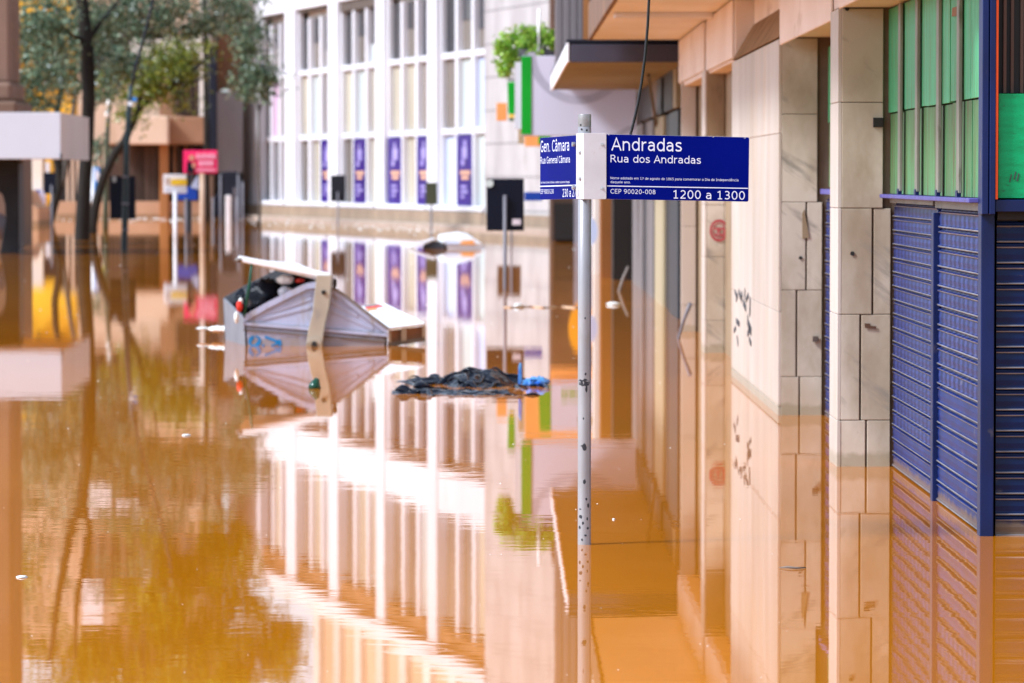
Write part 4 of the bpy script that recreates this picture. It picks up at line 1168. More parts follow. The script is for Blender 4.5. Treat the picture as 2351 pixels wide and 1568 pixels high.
# ================================================================== STREET NAME SIGN
YP = 16.0
pb = P(1341.5, 1250, YP)
SS = thing('street_sign', 'grey street sign pole with two blue street name plates standing in the flood water', 'street sign', (pb.x, YP, ZB))
RP = 15.2 * YP / F
ztop = P(1341, 262, YP).z


def lathe(zs_r, x, y, n=40):
    return MB().tube([(x, y, z) for z, r in zs_r], [r for z, r in zs_r], n)


zc = P(0, 291, YP).z
lathe([(ZB, RP), (-.2, RP), (0, RP), (.3, RP), (.6, RP * .998), (.9, RP), (zc, RP)], pb.x, YP).build('pole', M['pole_grey'], SS)
cap = MB().tube([(pb.x, YP, zc + .0005), (pb.x, YP, ztop - .02), (pb.x, YP, ztop - .003), (pb.x, YP, ztop)], [RP * .995, RP * .995, RP * .99, RP * .95], 40, caps=False)
cap.tube([(pb.x, YP, ztop), (pb.x, YP, ztop - .06)], [RP * .86, RP * .86], 24)
cap.build('pole_sleeve', M['galv_bare'], SS)
for px, py in ((1335, 297), (1347, 299), (1333, 287)):
    q = P(px, py, YP)
    dx = max(-.98, min(.98, (q.x - pb.x) / RP))
    nrm = V((dx, -math.sqrt(1 - dx * dx), 0))
    MB().disc(V((pb.x, YP, q.z)) + nrm * RP * .99, nrm, .0042, .0009, 10).build('screw_hole', M['chip'], SS)
# flaked paint
for (px, py, w, h, sd) in ((1341, 878, 11, 9, 1), (1334, 877, 5, 8, 2), (1347, 880, 5, 6, 3), (1346, 892, 2.5, 7, 4), (1344, 858, 2, 3, 11), (1341, 1026, 5.5, 7, 5), (1337, 1023, 4, 2.5, 12), (1341, 1105, 3.5, 5, 6), (1346, 1145, 2.5, 3, 7), (1333, 1185, 3, 5, 8),
                           (1350, 1160, 2, 5, 9), (1338, 1200, 2.5, 4, 10), (1349, 1212, 2.5, 3, 13), (1331, 1210, 2, 4, 14), (1344, 1228, 3, 3, 15), (1336, 1238, 2, 3, 16), (1339, 960, 1.5, 3, 17), (1343, 730, 1.6, 2.4, 18), (1348, 1190, 2, 3.5, 19), (1332, 1168, 2, 2, 20)):
    q = P(px, py, YP)
    pts = []
    for k in range(16):
        t = 2 * math.pi * k / 16
        rr = 1 + .45 * noise.noise(V((math.cos(t) * 1.7, math.sin(t) * 1.7, sd * 3.7))) + .2 * noise.noise(V((math.cos(t) * 4, math.sin(t) * 4, sd * 1.3)))
        pts.append(((px + w * rr * math.cos(t)), q.z + h * rr * math.sin(t) * YP / F))
    cxm = sum(p[0] for p in pts) / 16
    fan = [(cxm, q.z)] + pts
    vs = []
    for (xx, zz) in fan:
        dx = max(-.995, min(.995, (P(xx, py, YP).x - pb.x) / RP))
        vs.append((pb.x + dx * (RP + .0004), YP - math.sqrt(1 - dx * dx) * (RP + .0004), zz))
    MB().add(vs, [(0, 1 + k, 1 + (k + 1) % 16) for k in range(16)]).build('paint_chip', M['chip'], SS)

# right plate, facing the camera
YR = YP - RP - .006


def zz8(zx, zy):
    return (1550 + zx / 3.457) * .784, (320 + zy / 3.457) * .784


def PR(zx, zy, dy=0):
    return P(*zz8(zx, zy), YR + dy)


p_tl, p_tr, p_bl, p_br = PR(560, 249), PR(2226, 284), PR(560, 904), PR(2217, 935)
er = (p_tr - p_tl).normalized()
er2 = (p_br - p_bl).normalized()


def rounded(tl, tr, br, bl, r, side='right'):
    def cor(c, a, bq):
        a, bq = (a - c).normalized() * r, (bq - c).normalized() * r
        return [c + a * (1 - math.sin(t)) + bq * (1 - math.cos(t)) for t in [math.pi / 2 * k / 4 for k in range(5)]]
    if side == 'right':
        return [tl] + cor(tr, tl, br) + cor(br, tr, bl) + [bl]
    return cor(tl, bl, tr) + [tr, br] + cor(bl, br, tl)


plate = MB().prism(rounded(p_tl, p_tr, p_br, p_bl, .006), (0, .002, 0)).build('name_plate', M['sign_blue'], SS)
MB().prism([p + V((0, .0022, 0)) + (p - (p_tl + p_br) / 2).normalized() * .0012 for p in rounded(p_tl, p_tr, p_br, p_bl, .006)], (0, .001, 0)).build('plate_back', M['sign_white'], SS)


def _arc(cx, cy, rx, ry, a0, a1):
    n = max(4, int(abs(a1 - a0) / 12))
    return [(cx + rx * math.cos(math.radians(a0 + (a1 - a0) * k / n)), cy + ry * math.sin(math.radians(a0 + (a1 - a0) * k / n))) for k in range(n + 1)]


def glyph(c):
    """advance and stroke centre lines of a plain wide sans letter, cap height 1"""
    A = _arc
    bowl = A(.42, .375, .29, .32, 0, 360)
    bowl2 = A(.44, .375, .29, .32, 0, 360)
    G = {
        ' ': (.46, []), 'A': (.94, [[(.06, 0), (.47, .97), (.88, 0)], [(.2, .33), (.74, .33)]]),
        'n': (.87, [[(.16, 0), (.16, .75)], A(.43, .44, .27, .25, 180, 0) + [(.70, 0)]]),
        'd': (.857, [bowl, [(.71, 0), (.71, 1.03)]]), 'b': (.857, [bowl2, [(.15, 0), (.15, 1.03)]]), 'p': (.857, [bowl2, [(.15, -.28), (.15, .75)]]), 'q': (.857, [bowl, [(.71, -.28), (.71, .75)]]),
        'r': (.587, [[(.16, 0), (.16, .75)], A(.46, .40, .30, .28, 180, 78)]),
        'a': (.827, [A(.38, .46, .26, .23, 145, 0) + [(.64, 0)], [(.64, .43), (.38, .43)] + A(.36, .245, .22, .185, 90, 270) + [(.5, .09), (.64, .22)]]),
        's': (.717, [[(.58, .62), (.5, .68), (.36, .69), (.2, .66), (.14, .55), (.2, .45), (.36, .39), (.52, .33), (.6, .21), (.52, .09), (.36, .06), (.2, .07), (.1, .15)]]),
        'R': (.956, [[(.17, 0), (.17, 1)], [(.17, .94), (.45, .94)] + A(.45, .72, .25, .22, 90, -90) + [(.17, .50)], [(.46, .50), (.88, 0)]]),
        'u': (.87, [[(.16, .75)] + A(.43, .31, .27, .25, 180, 360), [(.70, 0), (.70, .75)]]),
        'o': (.835, [A(.417, .375, .30, .32, 0, 360)]), 'e': (.82, [A(.42, .375, .30, .32, 0, 305), [(.12, .39), (.72, .39)]]),
        'N': (1.03, [[(.17, 0), (.17, 1)], [(.17, .97), (.86, .03)], [(.86, 0), (.86, 1)]]),
        'm': (1.338, [[(.16, 0), (.16, .75)], A(.40, .45, .24, .24, 180, 0) + [(.64, 0)], A(.88, .45, .24, .24, 180, 0) + [(1.12, 0)]]),
        't': (.54, [[(.24, .97)] + A(.40, .20, .16, .14, 180, 300), [(.05, .69), (.5, .69)]]),
        'i': (.377, [[(.19, 0), (.19, .75)], [(.19, .90), (.19, 1.03)]]), 'l': (.377, [[(.19, 0), (.19, 1.03)]]),
        'g': (.857, [bowl, [(.71, .75)] + A(.42, -.05, .29, .20, 0, -145)]), 'c': (.717, [A(.42, .375, .30, .32, 50, 310)]),
        'D': (1.06, [[(.17, 0), (.17, 1)], [(.17, .94), (.42, .94)] + A(.42, .50, .48, .44, 90, -90) + [(.17, .06)]]),
        'I': (.58, [[(.29, 0), (.29, 1)], [(.1, .945), (.48, .945)], [(.1, .055), (.48, .055)]]),
        'C': (.96, [A(.54, .50, .43, .45, 48, 312)]), 'G': (1.06, [A(.54, .50, .43, .45, 45, 322), [(.88, .17), (.88, .47)], [(.56, .47), (.93, .47)]]),
        'E': (.87, [[(.17, 0), (.17, 1)], [(.17, .94), (.76, .94)], [(.17, .53), (.70, .53)], [(.17, .06), (.76, .06)]]),
        'P': (.83, [[(.17, 0), (.17, 1)], [(.17, .94), (.44, .94)] + A(.44, .69, .26, .25, 90, -90) + [(.17, .44)]]),
        'J': (.626, [[(.12, .94), (.42, .94)], [(.42, 1)] + A(.20, .28, .22, .22, 0, -90)]),
        '0': (.875, [A(.437, .50, .29, .45, 0, 360)]), '1': (.875, [[(.18, .80), (.45, .93)], [(.45, 1), (.45, 0)], [(.2, .055), (.70, .055)]]),
        '2': (.875, [A(.41, .69, .27, .25, 150, -30) + [(.15, .06)], [(.11, .06), (.74, .06)]]),
        '3': (.875, [A(.40, .725, .25, .215, 140, -80), A(.40, .285, .29, .225, 82, -140), [(.32, .51), (.45, .51)]]),
        '5': (.875, [[(.70, .94), (.22, .94), (.20, .55)], A(.40, .33, .30, .27, 130, -140)]), '6': (.875, [A(.45, .32, .28, .26, 0, 360), A(.62, .42, .46, .53, 92, 185)]),
        '7': (.875, [[(.12, .94), (.75, .94), (.30, 0)]]), '8': (.875, [A(.437, .735, .23, .205, 0, 360), A(.437, .285, .28, .225, 0, 360)]),
        '9': (.875, [A(.42, .68, .28, .26, 0, 360), A(.25, .58, .46, .53, -88, 5)]), '-': (.6, [[(.1, .38), (.5, .38)]]), '.': (.42, [[(.2, 0), (.2, .15)]]), ',': (.42, [[(.25, .14), (.14, -.14)]]),
    }
    for acc, base, marks in (('â', 'a', [[(.20, .86), (.38, 1.03), (.56, .86)]]), ('ê', 'e', [[(.24, .86), (.42, 1.03), (.60, .86)]]), ('é', 'e', [[(.38, .86), (.56, 1.05)]])):
        G[acc] = (G[base][0], G[base][1] + marks)
    return G[c]


def put_text(s, org, ex, ey, width, caph, parent, m='sign_white', wt=.057):
    """lettering laid on a plane: org = left end of the baseline, ex/ey unit axes"""
    adv, items = 0, []
    for c in s:
        w, strokes = glyph(c)
        items += [[(x + adv, y) for x, y in st] for st in strokes]
        adv += w
    xs = [x for st in items for x, y in st]
    x0, x1 = min(xs) - wt, max(xs) + wt
    kx, ky = width / (x1 - x0), caph
    wx = wt * kx if kx > ky * .6 else wt * ky * .62           # narrow lettering keeps its stem weight
    wy = wt * ky
    nrm = ex.cross(ey).normalized()
    bb = MB()
    for k, st in enumerate(items):
        n = len(st)
        closed = n > 4 and abs(st[0][0] - st[-1][0]) + abs(st[0][1] - st[-1][1]) < 1e-6
        vs = []
        for i in range(n):
            pa = st[i - 1] if i else (st[-2] if closed else st[0])
            pc = st[i + 1] if i < n - 1 else (st[1] if closed else st[-1])
            tx, ty = (pc[0] - pa[0]) * kx, (pc[1] - pa[1]) * ky
            L_ = math.hypot(tx, ty) or 1
            nx_, ny_ = -ty / L_, tx / L_
            mt = 1.0
            if 0 < i < n - 1:
                ax_, ay_ = (st[i][0] - pa[0]) * kx, (st[i][1] - pa[1]) * ky
                la = math.hypot(ax_, ay_) or 1
                cs = abs((-ay_ / la) * nx_ + (ax_ / la) * ny_)
                mt = min(1 / max(cs, .35), 1.8)
            c = org + ex * ((st[i][0] - x0) * kx) + ey * (st[i][1] * ky) + nrm * (k % 5) * .00004
            off = ex * (nx_ * wx * mt) + ey * (ny_ * wy * mt)
            vs += [c + off, c - off]
        bb.add(vs, [(2 * i, 2 * i + 1, 2 * i + 3, 2 * i + 2) for i in range(n - 1)])
    return tag(bb.build('lettering', M[m], parent), kind='stuff')


ez = V((0, 0, 1))
for (s, xa, xb, base, slope, cap_) in (('Andradas', 830, 1545, 416, .0175, 128), ('Rua dos Andradas', 823, 1738, 536, .0175, 76), ('Nome adotado em 17 de agosto de 1865 para comemorar o Dia da Independência', 822, 2117, 707, .0175, 25),
                                       ('daquele ano.', 822, 1024, 747, .0175, 24), ('CEP 90020-008', 822, 1277, 852, .0175, 46), ('1200 a 1300', 1456, 2182, 903, .0175, 86), ('91', 2173, 2192, 297, .0175, 13)):
    A, B_ = PR(xa, base, -.0006), PR(xb, base + slope * (xb - xa), -.0006)
    put_text(s, A, (B_ - A).normalized(), ez, (B_ - A).length, cap_ / 3.457 * .784 * YR / F, plate)
a1, a2, a3, a4 = PR(784, 771, -.0007), PR(2216, 796, -.0007), PR(2216, 805, -.0007), PR(784, 780, -.0007)
MB().add([a1, a4, a3, a2], [(0, 1, 2, 3)]).build('rule_line', M['sign_white'], plate)
for (zx, zy) in ((1863, 281), (805, 258), (1148, 777)):
    MB().disc(PR(zx, zy, -.0004), (0, -1, 0), .0016, .0005, 8).build('scratch', M['sign_white' if zy < 500 else 'chip'], plate)

# left plate, receding to the left
YL0, YL1 = YP - RP - .004, YP + .56
q_tr, q_tl = P(*zz8(482, 262), YL0 + .03), P(*zz8(110, 290), YL1)
q_br, q_bl = P(*zz8(482, 905), YL0 + .03), P(*zz8(110, 915), YL1)
el = (q_tr - q_tl).normalized()
nl = el.cross(V((0, 0, 1))).normalized()                     # towards the camera side
if nl.y > 0:
    nl = -nl
pl2 = MB().prism(rounded(q_tl, q_tr, q_br, q_bl, .006, 'left'), -nl * .002).build('name_plate', M['sign_blue'], SS)
MB().prism([p - nl * .0022 + (p - (q_tl + q_br) / 2).normalized() * .001 for p in rounded(q_tl, q_tr, q_br, q_bl, .006, 'left')], -nl * .001).build('plate_back', M['sign_white'], SS)


def PLt(zx, zy, d=.0006):
    return plane_hit(*zz8(zx, zy), q_tl + nl * d, nl)


for (s, xa, xb, base, slope, cap_) in (('Gen. Câmara', 114, 403, 435, -.055, 118), ('Rua General Câmara', 113, 410, 552, -.043, 70), ('José Antonio Correia da Câmara, combateu na Guerra do Paraguai.', 113, 411, 752, -.025, 22), ('CEP 90010-230', 111, 246, 856, -.02, 46), ('230 a 270', 336, 492, 888, -.02, 82)):
    A, B_ = PLt(xa, base), PLt(xb, base + slope * (xb - xa))
    put_text(s, A, (B_ - A).normalized(), ez, (B_ - A).length, cap_ / 3.457 * .784 * 16.3 / F, pl2)
MB().add([PLt(109, 775), PLt(109, 786), PLt(478, 774), PLt(478, 763)], [(0, 1, 2, 3)]).build('rule_line', M['sign_white'], pl2)
# folded bracket: two wings round the pole
fold_t, fold_b = P(*zz8(550, 240), YR - .012), P(*zz8(550, 912), YR - .012)
rw = MB().prism([fold_t, P(*zz8(772, 240), YR - .005), P(*zz8(780, 248), YR - .005), P(*zz8(780, 902), YR - .005), P(*zz8(772, 910), YR - .005), fold_b], (0, .003, 0))
rw.build('bracket', M['bracket'], SS, bevel=.0008)
lw_t, lw_b = P(*zz8(474, 243), YR + .034), P(*zz8(474, 908), YR + .034)
MB().prism([fold_t, lw_t, lw_b, fold_b], (.003, .002, 0)).build('bracket', M['bracket'], SS, bevel=.0008)
for (zx, zy, Yb, nrm) in ((738, 356, YR - .006, V((0, -1, 0))), (735, 800, YR - .006, V((0, -1, 0)))):
    c = P(*zz8(zx, zy), Yb)
    bo = MB().disc(c + V((-.0045, 0, 0)), nrm, .0055, .0006, 12, 1.2)
    bo.build('slot', M['chip'], SS)
    MB().disc(c, nrm, .0062, .0018, 16).build('washer', M['steel'], SS)
    MB().disc(c + nrm * .0018, nrm, .0040, .0035, 6).build('bolt', M['steel'], SS, bevel=.0006)
wn_ = (fold_t - lw_t).cross(V((0, 0, 1))).normalized()
if wn_.y > 0:
    wn_ = -wn_
for (zx, zy) in ((510, 436), (512, 702)):
    c = plane_hit(*zz8(zx, zy), fold_t + wn_ * .0012, wn_)
    MB().disc(c, wn_, .0075, .0018, 16).build('washer', M['steel'], SS)
    MB().disc(c + wn_ * .0018, wn_, .0052, .004, 6).build('bolt', M['steel'], SS, bevel=.0006)
for zy in (354, 790):
    c = plane_hit(*zz8(464, zy), q_tl + nl * .001, nl)
    MB().disc(c, nl, .010, .012, 6).build('nut', M['steel'], SS)

# ------------------------------------------------------------------ hanging cable
cp = [P(1494, -160, 18), P(1490, 0, 18), P(1487, 60, 18), P(1481, 130, 18), P(1473, 190, 18), P(1464, 240, 18), P(1455, 280, 18), P(1448, 307, 18), P(1440, 345, 18)]
o = MB().tube(cp, .0062, 8).build('cable', M['rubber'], None)
tag(o, 'thin black cable hanging from above and ending behind the blue name plates', 'cable')

# ================================================================== FLOATING THINGS
YD = 34.8


def D(zx, zy, Y=YD):
    return P((550 + zx / 2.614) * .784, (700 + zy / 2.614) * .784, Y)


BN = thing('waste_container', 'pale grey waste container with open lids and black rubbish bags, floating in mid street', 'dumpster', D(980, 815))
BACK = V((-.27, 1.4, .135))
outl = [(428, 612), (500, 570), (600, 512), (700, 462), (800, 412), (900, 364), (945, 354), (985, 352), (1060, 372), (1130, 405), (1200, 450), (1290, 522), (1400, 607), (1530, 705), (1518, 1010), (445, 1010)]
near = [D(x, y) for x, y in outl]
MB().prism(near, (-.006, .03, 0)).build('end_panel', M['bin_grey'], BN, bevel=.006)
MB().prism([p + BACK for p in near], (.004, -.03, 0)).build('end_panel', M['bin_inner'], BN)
nl_, nr_ = near[0], near[13]
MB().prism([nl_, nl_ + BACK, nl_ + BACK - V((-.03, 0, .6)), nl_ - V((-.02, 0, .5))], (.025, 0, 0)).build('side_panel', M['bin_shade'], BN, bevel=.004)
MB().prism([nr_, nr_ + BACK, nr_ + BACK - V((.03, 0, .5)), nr_ - V((.02, 0, .4))], (-.025, 0, 0)).build('side_panel', M['bin_grey'], BN, bevel=.004)
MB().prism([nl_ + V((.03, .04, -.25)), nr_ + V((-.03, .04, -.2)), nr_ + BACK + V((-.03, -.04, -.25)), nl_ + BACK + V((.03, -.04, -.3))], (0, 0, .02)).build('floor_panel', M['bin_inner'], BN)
# rails and ribs on the near end
for (a, c, w, m, dz) in (((424, 648), (1534, 738), .028, 'bin_grey', .028), ((424, 668), (1534, 758), .008, 'bin_seam', .010), ((424, 694), (1534, 784), .013, 'bin_seam', .016), ((424, 634), (1534, 722), .006, 'bin_seam', .012)):
    A, C_ = D(*a, YD - dz), D(*c, YD - dz)
    MB().obox(A - ez * w / 2, C_ - A, (0, dz, 0), ez * w).build('rail', M[m], BN, bevel=.003)
for (a, c) in (((560, 612), (945, 520)), ((640, 560), (945, 455)), ((760, 500), (945, 420)), ((1085, 470), (1300, 590)), ((1080, 540), (1420, 690))):
    MB().bar(D(*a, YD - .006), D(*c, YD - .003), .030, .006, (0, 1, 0)).build('rib', M['bin_grey'], BN, bevel=.004)
edge = MB()
for (a, c) in zip(outl[:13], outl[1:14]):
    if a[0] < 985 or True:
        edge.bar(D(*a, YD - .012), D(*c, YD - .012), .05, .03, (0, 1, 0))
edge.build('edge_rim', M['bin_grey'], BN)
sl = MB()
for (a, c) in zip(outl[8:13], outl[9:14]):
    sl.bar(D(a[0] + 12, a[1] - 14, YD - .02), D(c[0] + 12, c[1] - 14, YD - .02), .02, .05, (0, 1, 0))
sl.build('edge_seal', M['bin_seam'], BN)
# lifting strut with pivot
st = [(985, 276), (1100, 276), (1114, 300), (1100, 400), (1086, 520), (1056, 640), (1036, 760), (1030, 860), (1040, 1000), (915, 1000), (905, 830), (921, 700), (955, 560), (972, 400)]
stp_ = MB().prism([D(x, y, YD - .075) for x, y in st], (0, .042, 0)).build('lifting_arm', M['strut'], BN, bevel=.006)
MB().prism([D(x, y, YD - .0755) for x, y in ((1098, 280), (1116, 300), (1102, 400), (1088, 520), (1058, 640), (1040, 740), (1032, 740), (1048, 640), (1078, 520), (1090, 400))], (0, -.004, 0)).build('arm_flange', M['bin_seam'], BN)
MB().disc(D(970, 815, YD - .08), (0, -1, 0), .068, .016, 20).build('pivot_plate', M['strut'], BN, bevel=.003)
MB().disc(D(967, 812, YD - .097), (0, -1, 0), .034, .006, 14, .7).build('pivot_hole', M['iron_black'], BN)
MB().disc(D(1040, 408, YD - .078), (0, -1, 0), .020, .012, 10).build('bolt', M['iron_black'], BN)
MB().blob(D(1125, 340, YD - .03), .018, .03, .045, .1, 2, 3).build('hinge', M['iron_black'], BN)
# lids
ld = MB()
a0, a1, a2, a3 = D(1075, 280), D(382, 140), D(430, 150, 36.0), D(840, 185, 36.0)
ld.add([a0, a1, a2, a3, a0 - ez * .055, a1 - ez * .035, a2 - ez * .03, a3 - ez * .03], [(0, 3, 2, 1), (4, 5, 6, 7), (0, 1, 5, 4), (1, 2, 6, 5), (2, 3, 7, 6), (3, 0, 4, 7)])
lid = ld.build('lid', M['bin_lid'], BN, bevel=.006)
MB().bar(D(1090, 285, YD - .02), D(385, 148, YD - .02), .05, .045, (0, 1, 0)).build('lid_rim', M['bin_lid'], lid, bevel=.008)
MB().blob(D(392, 160, YD - .015), .035, .05, .022, .1, 2, 9).build('lid_handle', M['bin_seam'], lid)
rl = MB()
b0, b1, b2, b3 = nr_ + V((.0, 0, .03)), D(1818, 642, 35.0), D(1505, 488, 36.35), near[13] + BACK + V((0, 0, .03))
rl.add([b0, b1, b2, b3, b0 - ez * .02, b1 - ez * .02, b2 - ez * .02, b3 - ez * .02], [(0, 1, 2, 3), (7, 6, 5, 4), (0, 4, 5, 1), (1, 5, 6, 2), (2, 6, 7, 3), (3, 7, 4, 0)])
lid2 = rl.build('lid', M['bin_lid'], BN, bevel=.006)
for f0, f1 in ((.03, .09), (.36, .5), (.92, 1.0)):
    p0, p1 = b0.lerp(b1, f0), b0.lerp(b1, f1)
    MB().prism([p0 - ez * .022, p1 - ez * .022, p1 - ez * .15, p0 - ez * .15], (0, .02, 0)).build('skirt', M['strut'], lid2)
MB().prism([b0 - ez * .13, b1 - ez * .12, b1 - ez * .155, b0 - ez * .165], (0, .02, 0)).build('skirt', M['bin_seam'], lid2)
MB().prism([b0.lerp(b1, .02) + V((0, .05, -.03)), b1 + V((-.02, .05, -.03)), b1 + V((-.02, .05, -.15)), b0.lerp(b1, .02) + V((0, .05, -.16))], (0, .01, 0)).build('skirt', M['brown_band'], lid2)  # brown sheet put in for the water colour reflected under the lid
for (fu0, fu1, fv0, fv1, m) in ((.05, .75, .84, .93, 'red_bit'), (.1, .7, .94, .985, 'bottle_green'), (.02, .4, .76, .83, 'orange_board')):
    q = [b0.lerp(b1, u).lerp(b3.lerp(b2, u), v) + ez * .004 for u, v in ((fu0, fv0), (fu1, fv0), (fu1, fv1), (fu0, fv1))]
    MB().add(q, [(0, 1, 2, 3)]).build('sticker', M[m], lid2)
MB().tube([D(492, 170, YD - .02), D(478, 300, YD - .03), D(432, 600, YD - .02)], [.011, .012, .011], 8).build('prop_rod', M['green_rod'], BN)
# emblem on the lower band
em = MB()
ce = D(512, 745, YD - .004)
for k in range(22):
    a, c = 2 * math.pi * k / 22, 2 * math.pi * (k + 1) / 22
    if 4 < k < 6:
        continue
    w0 = .028 + .01 * math.sin(a * 2)
    em.add([ce + V((math.cos(t) * r, 0, math.sin(t) * r * .9 - .04)) for r, t in ((.055, a), (w0, a), (w0, c), (.055, c))], [(0, 1, 2, 3)])
for (a, c, w) in (((590, 748), (700, 790), .02), ((668, 790), (712, 780), .028), ((700, 780), (706, 815), .03), ((572, 810), (582, 815), .02), ((640, 812), (700, 800), .012)):
    em.bar(D(*a, YD - .004), D(*c, YD - .004), w, .002, (0, 1, 0))
em.build('emblem', M['emblem_blue'], BN)


# rubbish: separate things in the container
def rub(name, lab, cat, lst, m, amp=.22, fq=3.5):
    bb = MB()
    for k, (zx, zy, Y, rx, rz) in enumerate(lst):
        s = Y / F * .784 / 2.614
        bb.blob(D(zx, zy, Y), rx * s, rx * s * 1.1, rz * s, amp, fq, k + len(name) + zx * .01, 22, 16)
    return tag(bb.build(name, M[m], None), lab, cat)


rub('rubbish_bag', 'big wrinkled black rubbish bag bulging from the left opening of the waste container', 'rubbish bag', [(590, 450, 35.3, 150, 140)], 'rubbish_black', .3)
rub('rubbish_bag', 'smaller black rubbish bag under the raised lid, beside the white crumpled bag', 'rubbish bag', [(850, 345, 35.3, 120, 70)], 'rubbish_black', .3)
rub('rubbish_bag', 'black rubbish bag at the very back of the open waste container', 'rubbish bag', [(450, 480, 36.0, 100, 95)], 'rubbish_black', .3)
rub('crumpled_bag', 'white crumpled plastic bag lying on the black bags in the waste container', 'plastic bag', [(745, 312, 35.0, 66, 34)], 'white_plastic', .3)
rub('crumpled_bag', 'pale lilac plastic bag pressed against the container edge', 'plastic bag', [(745, 405, 35.0, 55, 40)], 'lilac_box', .3)
rub('food_packet', 'small red packet under the raised lid of the waste container', 'packet', [(860, 318, 34.95, 34, 16)], 'red_bit', .3)
rub('food_packet', 'red packet caught on the left edge of the waste container', 'packet', [(395, 515, 34.75, 24, 40)], 'red_bit', .3)
rub('crumpled_bag', 'narrow white bag strip hanging at the left edge of the waste container', 'plastic bag', [(372, 600, 34.75, 18, 45), (405, 480, 34.8, 16, 26)], 'white_plastic', .3)
rub('floating_bag', 'white plastic bag floating flat at the left side of the waste container', 'plastic bag', [(330, 690, 36.5, 75, 34), (235, 690, 36.6, 80, 24), (120, 684, 36.8, 55, 9)], 'white_plastic', .25)
bo_ = MB().tube([P(722, 893, 27.8), P(723, 884, 27.8), P(728, 868, 27.8)], [.046, .04, .014], 12)
tag(bo_.build('bottle', M['bottle_green'], None), 'dark green bottle neck poking from the water in front of the waste container', 'bottle')

# second container, farther away, nearly sunk
YK = 82.0


def K(zx, zy, Y=YK):
    return P((1150 + zx / 3.92) * .784, (650 + zy / 3.92) * .784, Y)


B2 = thing('waste_container', 'almost sunk white waste container far away in front of the white bank', 'dumpster', K(640, 300))
MB().prism([K(575, 335), K(590, 262), K(700, 190), K(880, 190), K(1010, 255), K(1060, 335)], (-.1, .9, .03)).build('body', M['bin_lid'], B2, bevel=.02)
MB().prism([K(560, 245, YK - .05), K(575, 180, YK - .05), K(800, 150, YK - .05), K(905, 172, YK - .05), K(1045, 262, YK - .05), K(960, 262, YK - .05)], (-.1, 1.0, .05)).build('lid', M['bin_lid'], B2, bevel=.02)
MB().bar(K(195, 292, YK - .1), K(482, 190, YK - .1), .35, .05).build('lid', M['bin_lid'], B2, bevel=.015)
MB().prism([K(340, 318), K(350, 262), K(470, 215), K(600, 235), K(640, 318)], (0, .7, 0)).build('opening', M['bin_inner'], B2)
MB().prism([K(785, 255, YK - .07), K(790, 215, YK - .07), K(925, 205, YK - .07), K(940, 255, YK - .07)], (0, .01, 0)).build('sticker', M['orange_board'], B2)
MB().prism([K(600, 255, YK - .07), K(620, 240, YK - .07), K(760, 235, YK - .07), K(760, 255, YK - .07)], (0, .01, 0)).build('sticker', M['pane_blue'], B2)

# black plastic sheet / bag
BGS = thing('plastic_sheet', 'crumpled glossy black plastic sheet floating between the waste container and the sign pole', 'plastic sheet', (-.25, 27.6, 0))


def hgt(x, y):
    u, v = (x + .80) / 1.13, (y - 26.75) / 2.25               # 0..1 along and across
    if not (0 < u < 1 and 0 < v < 1):
        return -.05
    hump = .085 * math.exp(-((u - .55) / .17) ** 4 - ((v - .74) / .17) ** 2) + .055 * math.exp(-((u - .74) / .16) ** 2 - ((v - .86) / .12) ** 2) + .040 * math.exp(-((u - .3) / .22) ** 2 - ((v - .88) / .08) ** 2) + .016 * math.exp(-((u - .12) / .12) ** 2 - ((v - .9) / .07) ** 2)
    front = .034 * math.exp(-((v - .20 - .05 * math.sin(u * 9)) / .10) ** 2) * (1 if .06 < u < .74 else 0)
    trough = -.03 * math.exp(-((u - .60) / .25) ** 2 - ((v - .45) / .08) ** 2)
    p = V((x * 6.2 + .7 * noise.noise(V((x * 3, y * 2, 4))), y * 6.5 + .8 * noise.noise(V((x * 4, y * 2, 9))), 0))
    r = 1 - abs(noise.noise(p)) * 2.2
    r2 = 1 - abs(noise.noise(p * 2.1 + V((3, 1, 0)))) * 2.2
    e = max(0, min(1, min(u, 1 - u) * 7)) * max(0, min(1, min(v, 1 - v) * 6))
    return -.024 + (hump + front) * (.92 + .10 * r + .05 * r2) + (.012 * r + .006 * r2) * e + trough


nx, ny = 190, 210
vs, fsx = [], []
for j in range(ny):
    for i in range(nx):
        x, y = -.86 + 1.26 * i / (nx - 1), 26.6 + 2.5 * j / (ny - 1)
        vs.append((x + .012 * noise.noise(V((x * 20, y * 20, 1))), y, hgt(x, y)))
for j in range(ny - 1):
    for i in range(nx - 1):
        q = (j * nx + i, j * nx + i + 1, (j + 1) * nx + i + 1, (j + 1) * nx + i)
        if max(vs[k][2] for k in q) > -.01:
            fsx.append(q)
MB().add(vs, fsx, True).build('sheet', M['black_plastic'], BGS)
rs = random.Random(21)
for _ in range(26):                                          # the film gathers into folds that run over the sheet
    x, y = rs.uniform(-.76, .26), rs.choice((rs.uniform(27.0, 27.5), rs.uniform(27.9, 28.8), rs.uniform(28.2, 28.7)))
    a = math.atan2(-.46, .88) + rs.gauss(0, .75)
    pts, rad, r0 = [], [], rs.uniform(.007, .030)
    n = rs.randint(7, 13)
    for k in range(n):
        z = max(hgt(x, y), -.012)
        pts.append((x, y, z + .006 + .010 * math.sin(k * 1.1)))
        rad.append(r0 * math.sin(math.pi * (k + .35) / (n - .3)) + .001)
        a += rs.gauss(0, .28)
        x, y = x + .030 * math.cos(a), y + .055 * math.sin(a)
    if all(-.80 < p[0] < .34 and 26.8 < p[1] < 28.95 for p in pts):
        MB().tube(pts, rad, 9).build('fold', M['black_plastic'], BGS)
tf = MB()
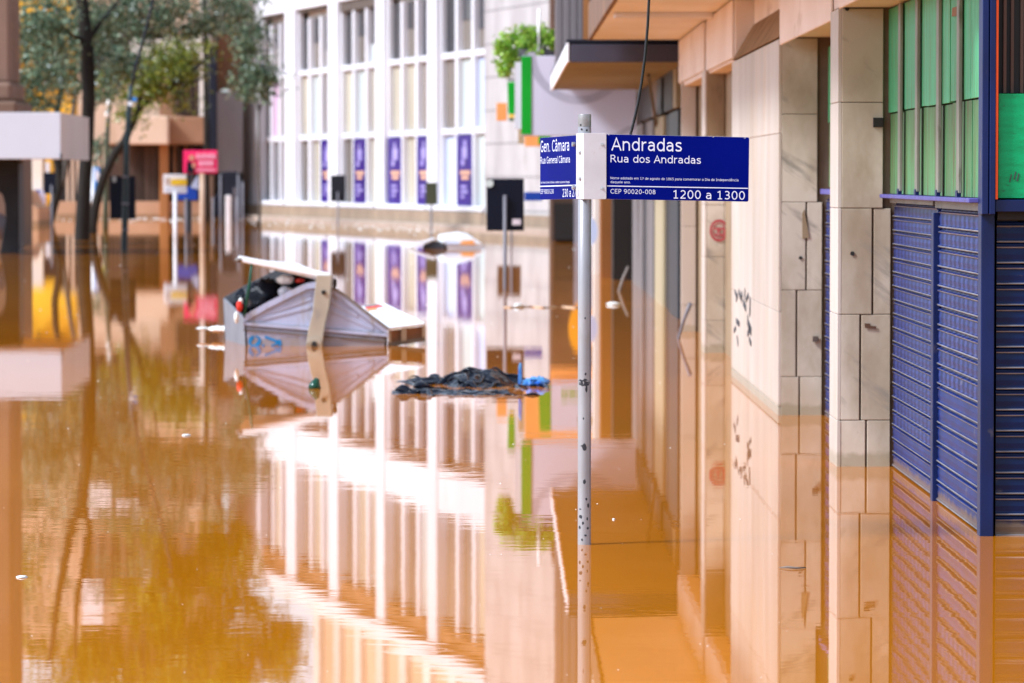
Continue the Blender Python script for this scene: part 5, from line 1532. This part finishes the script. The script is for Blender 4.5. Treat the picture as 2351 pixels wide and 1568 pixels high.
tf.prism([P(x, y, 27.4) for x, y in ((1190, 842), (1194, 832), (1198, 834), (1199, 870), (1196, 884), (1190, 882))], (0, .03, 0))
tf.build('blue_tuft', M['blue_plastic'], BGS, bevel=.004)
MB().blob(P(1232, 878, 28.2), .085, .16, .035, .45, 4, 5, 26, 16).build('blue_fold', M['blue_plastic'], BGS)

# sticks and scraps
o = MB().tube([P(1421, 668, 51.4) - V((0, 0, .3)), P(1422, 668, 51.4), P(1431, 640, 51.4), P(1443, 612, 51.4)], .022, 8).build('stick', M['stick'], None)
tag(o, 'pale stick leaning out of the water beside the dark passage', 'stick')
o = MB().tube([P(1553, 790, 36.3) - V((0, 0, .2)), P(1558, 775, 36.3), P(1570, 735, 36.3), P(1585, 697, 36.2)], [.012, .014, .014, .02], 8).build('stick', M['post_grey'], None)
tag(o, 'dark grey stick leaning out of the water by the farthest marble pier', 'stick')
for (px, py, rx, rz, lab) in ((1408, 700, .075, .022, 'white foam scrap floating near the rust-coloured pier'), (428, 1000, .025, .006, 'tiny white scrap on the open water below the waste container, at left'), (50, 1691 * .784, .02, .005, 'tiny white scrap on the dark water at the left edge'),
                              (1409, 1193, .006, .004, 'tiny white speck floating just right of the sign pole')):
    c = W(px, py)
    tag(MB().blob(c + V((0, 0, rz * .4)), rx, rx * 1.6, rz, .3, 3, px * .1).build('foam_scrap', M['foam'], None), lab, 'foam scrap')
tw = MB().tube([W(1790, 1303, .004), W(1810, 1302, .007), W(1828, 1304, .005), W(1850, 1303, .004)], [.002, .004, .004, .002], 6)
tag(tw.build('twig', M['stick'], None), 'thin pale twig floating in front of the second marble pillar', 'twig')
rp_ = MB().tube([W(1158 + k * 15, 705 + 1.2 * math.sin(k * 1.3), .004) for k in range(13)], .011, 6)  # thin orange streak lying on the water
tag(rp_.build('orange_streak', M['orange_streak'], None), 'orange streak lying straight across the water behind the sign pole', 'orange_streak')
c = W(1190, 705)
tag(MB().blob(c + V((0, 0, .02)), .05, .1, .02, .3, 3, 3).build('foam_scrap', M['foam'], None), 'white foam scrap on the orange streak', 'foam scrap')
# white specks put in for sun sparkles on the far water, plus loose foam
fm = MB()
for _ in range(380):
    px = random.choice((random.uniform(60, 560), random.uniform(240, 480), random.uniform(560, 1000)))
    py = 500 + random.gauss(0, 5) + (8 if px > 560 else 0) + (px - 560) * .05 * (px > 560)
    c = W(px, py)
    r = random.uniform(.010, .032)
    fm.blob(c, r, r * 1.5, r * .7, .2, 2, px, 6, 4)
for _ in range(150):
    c = W(random.uniform(0, 1900), 560 + 1000 * random.random() ** 1.6)
    r = random.uniform(.002, .005) * c.y / 25
    fm.blob(c, r, r * 1.5, r * .6, .2, 2, c.x, 6, 4)
tag(fm.build('sparkle_foam', M['foam'], None), kind='stuff')
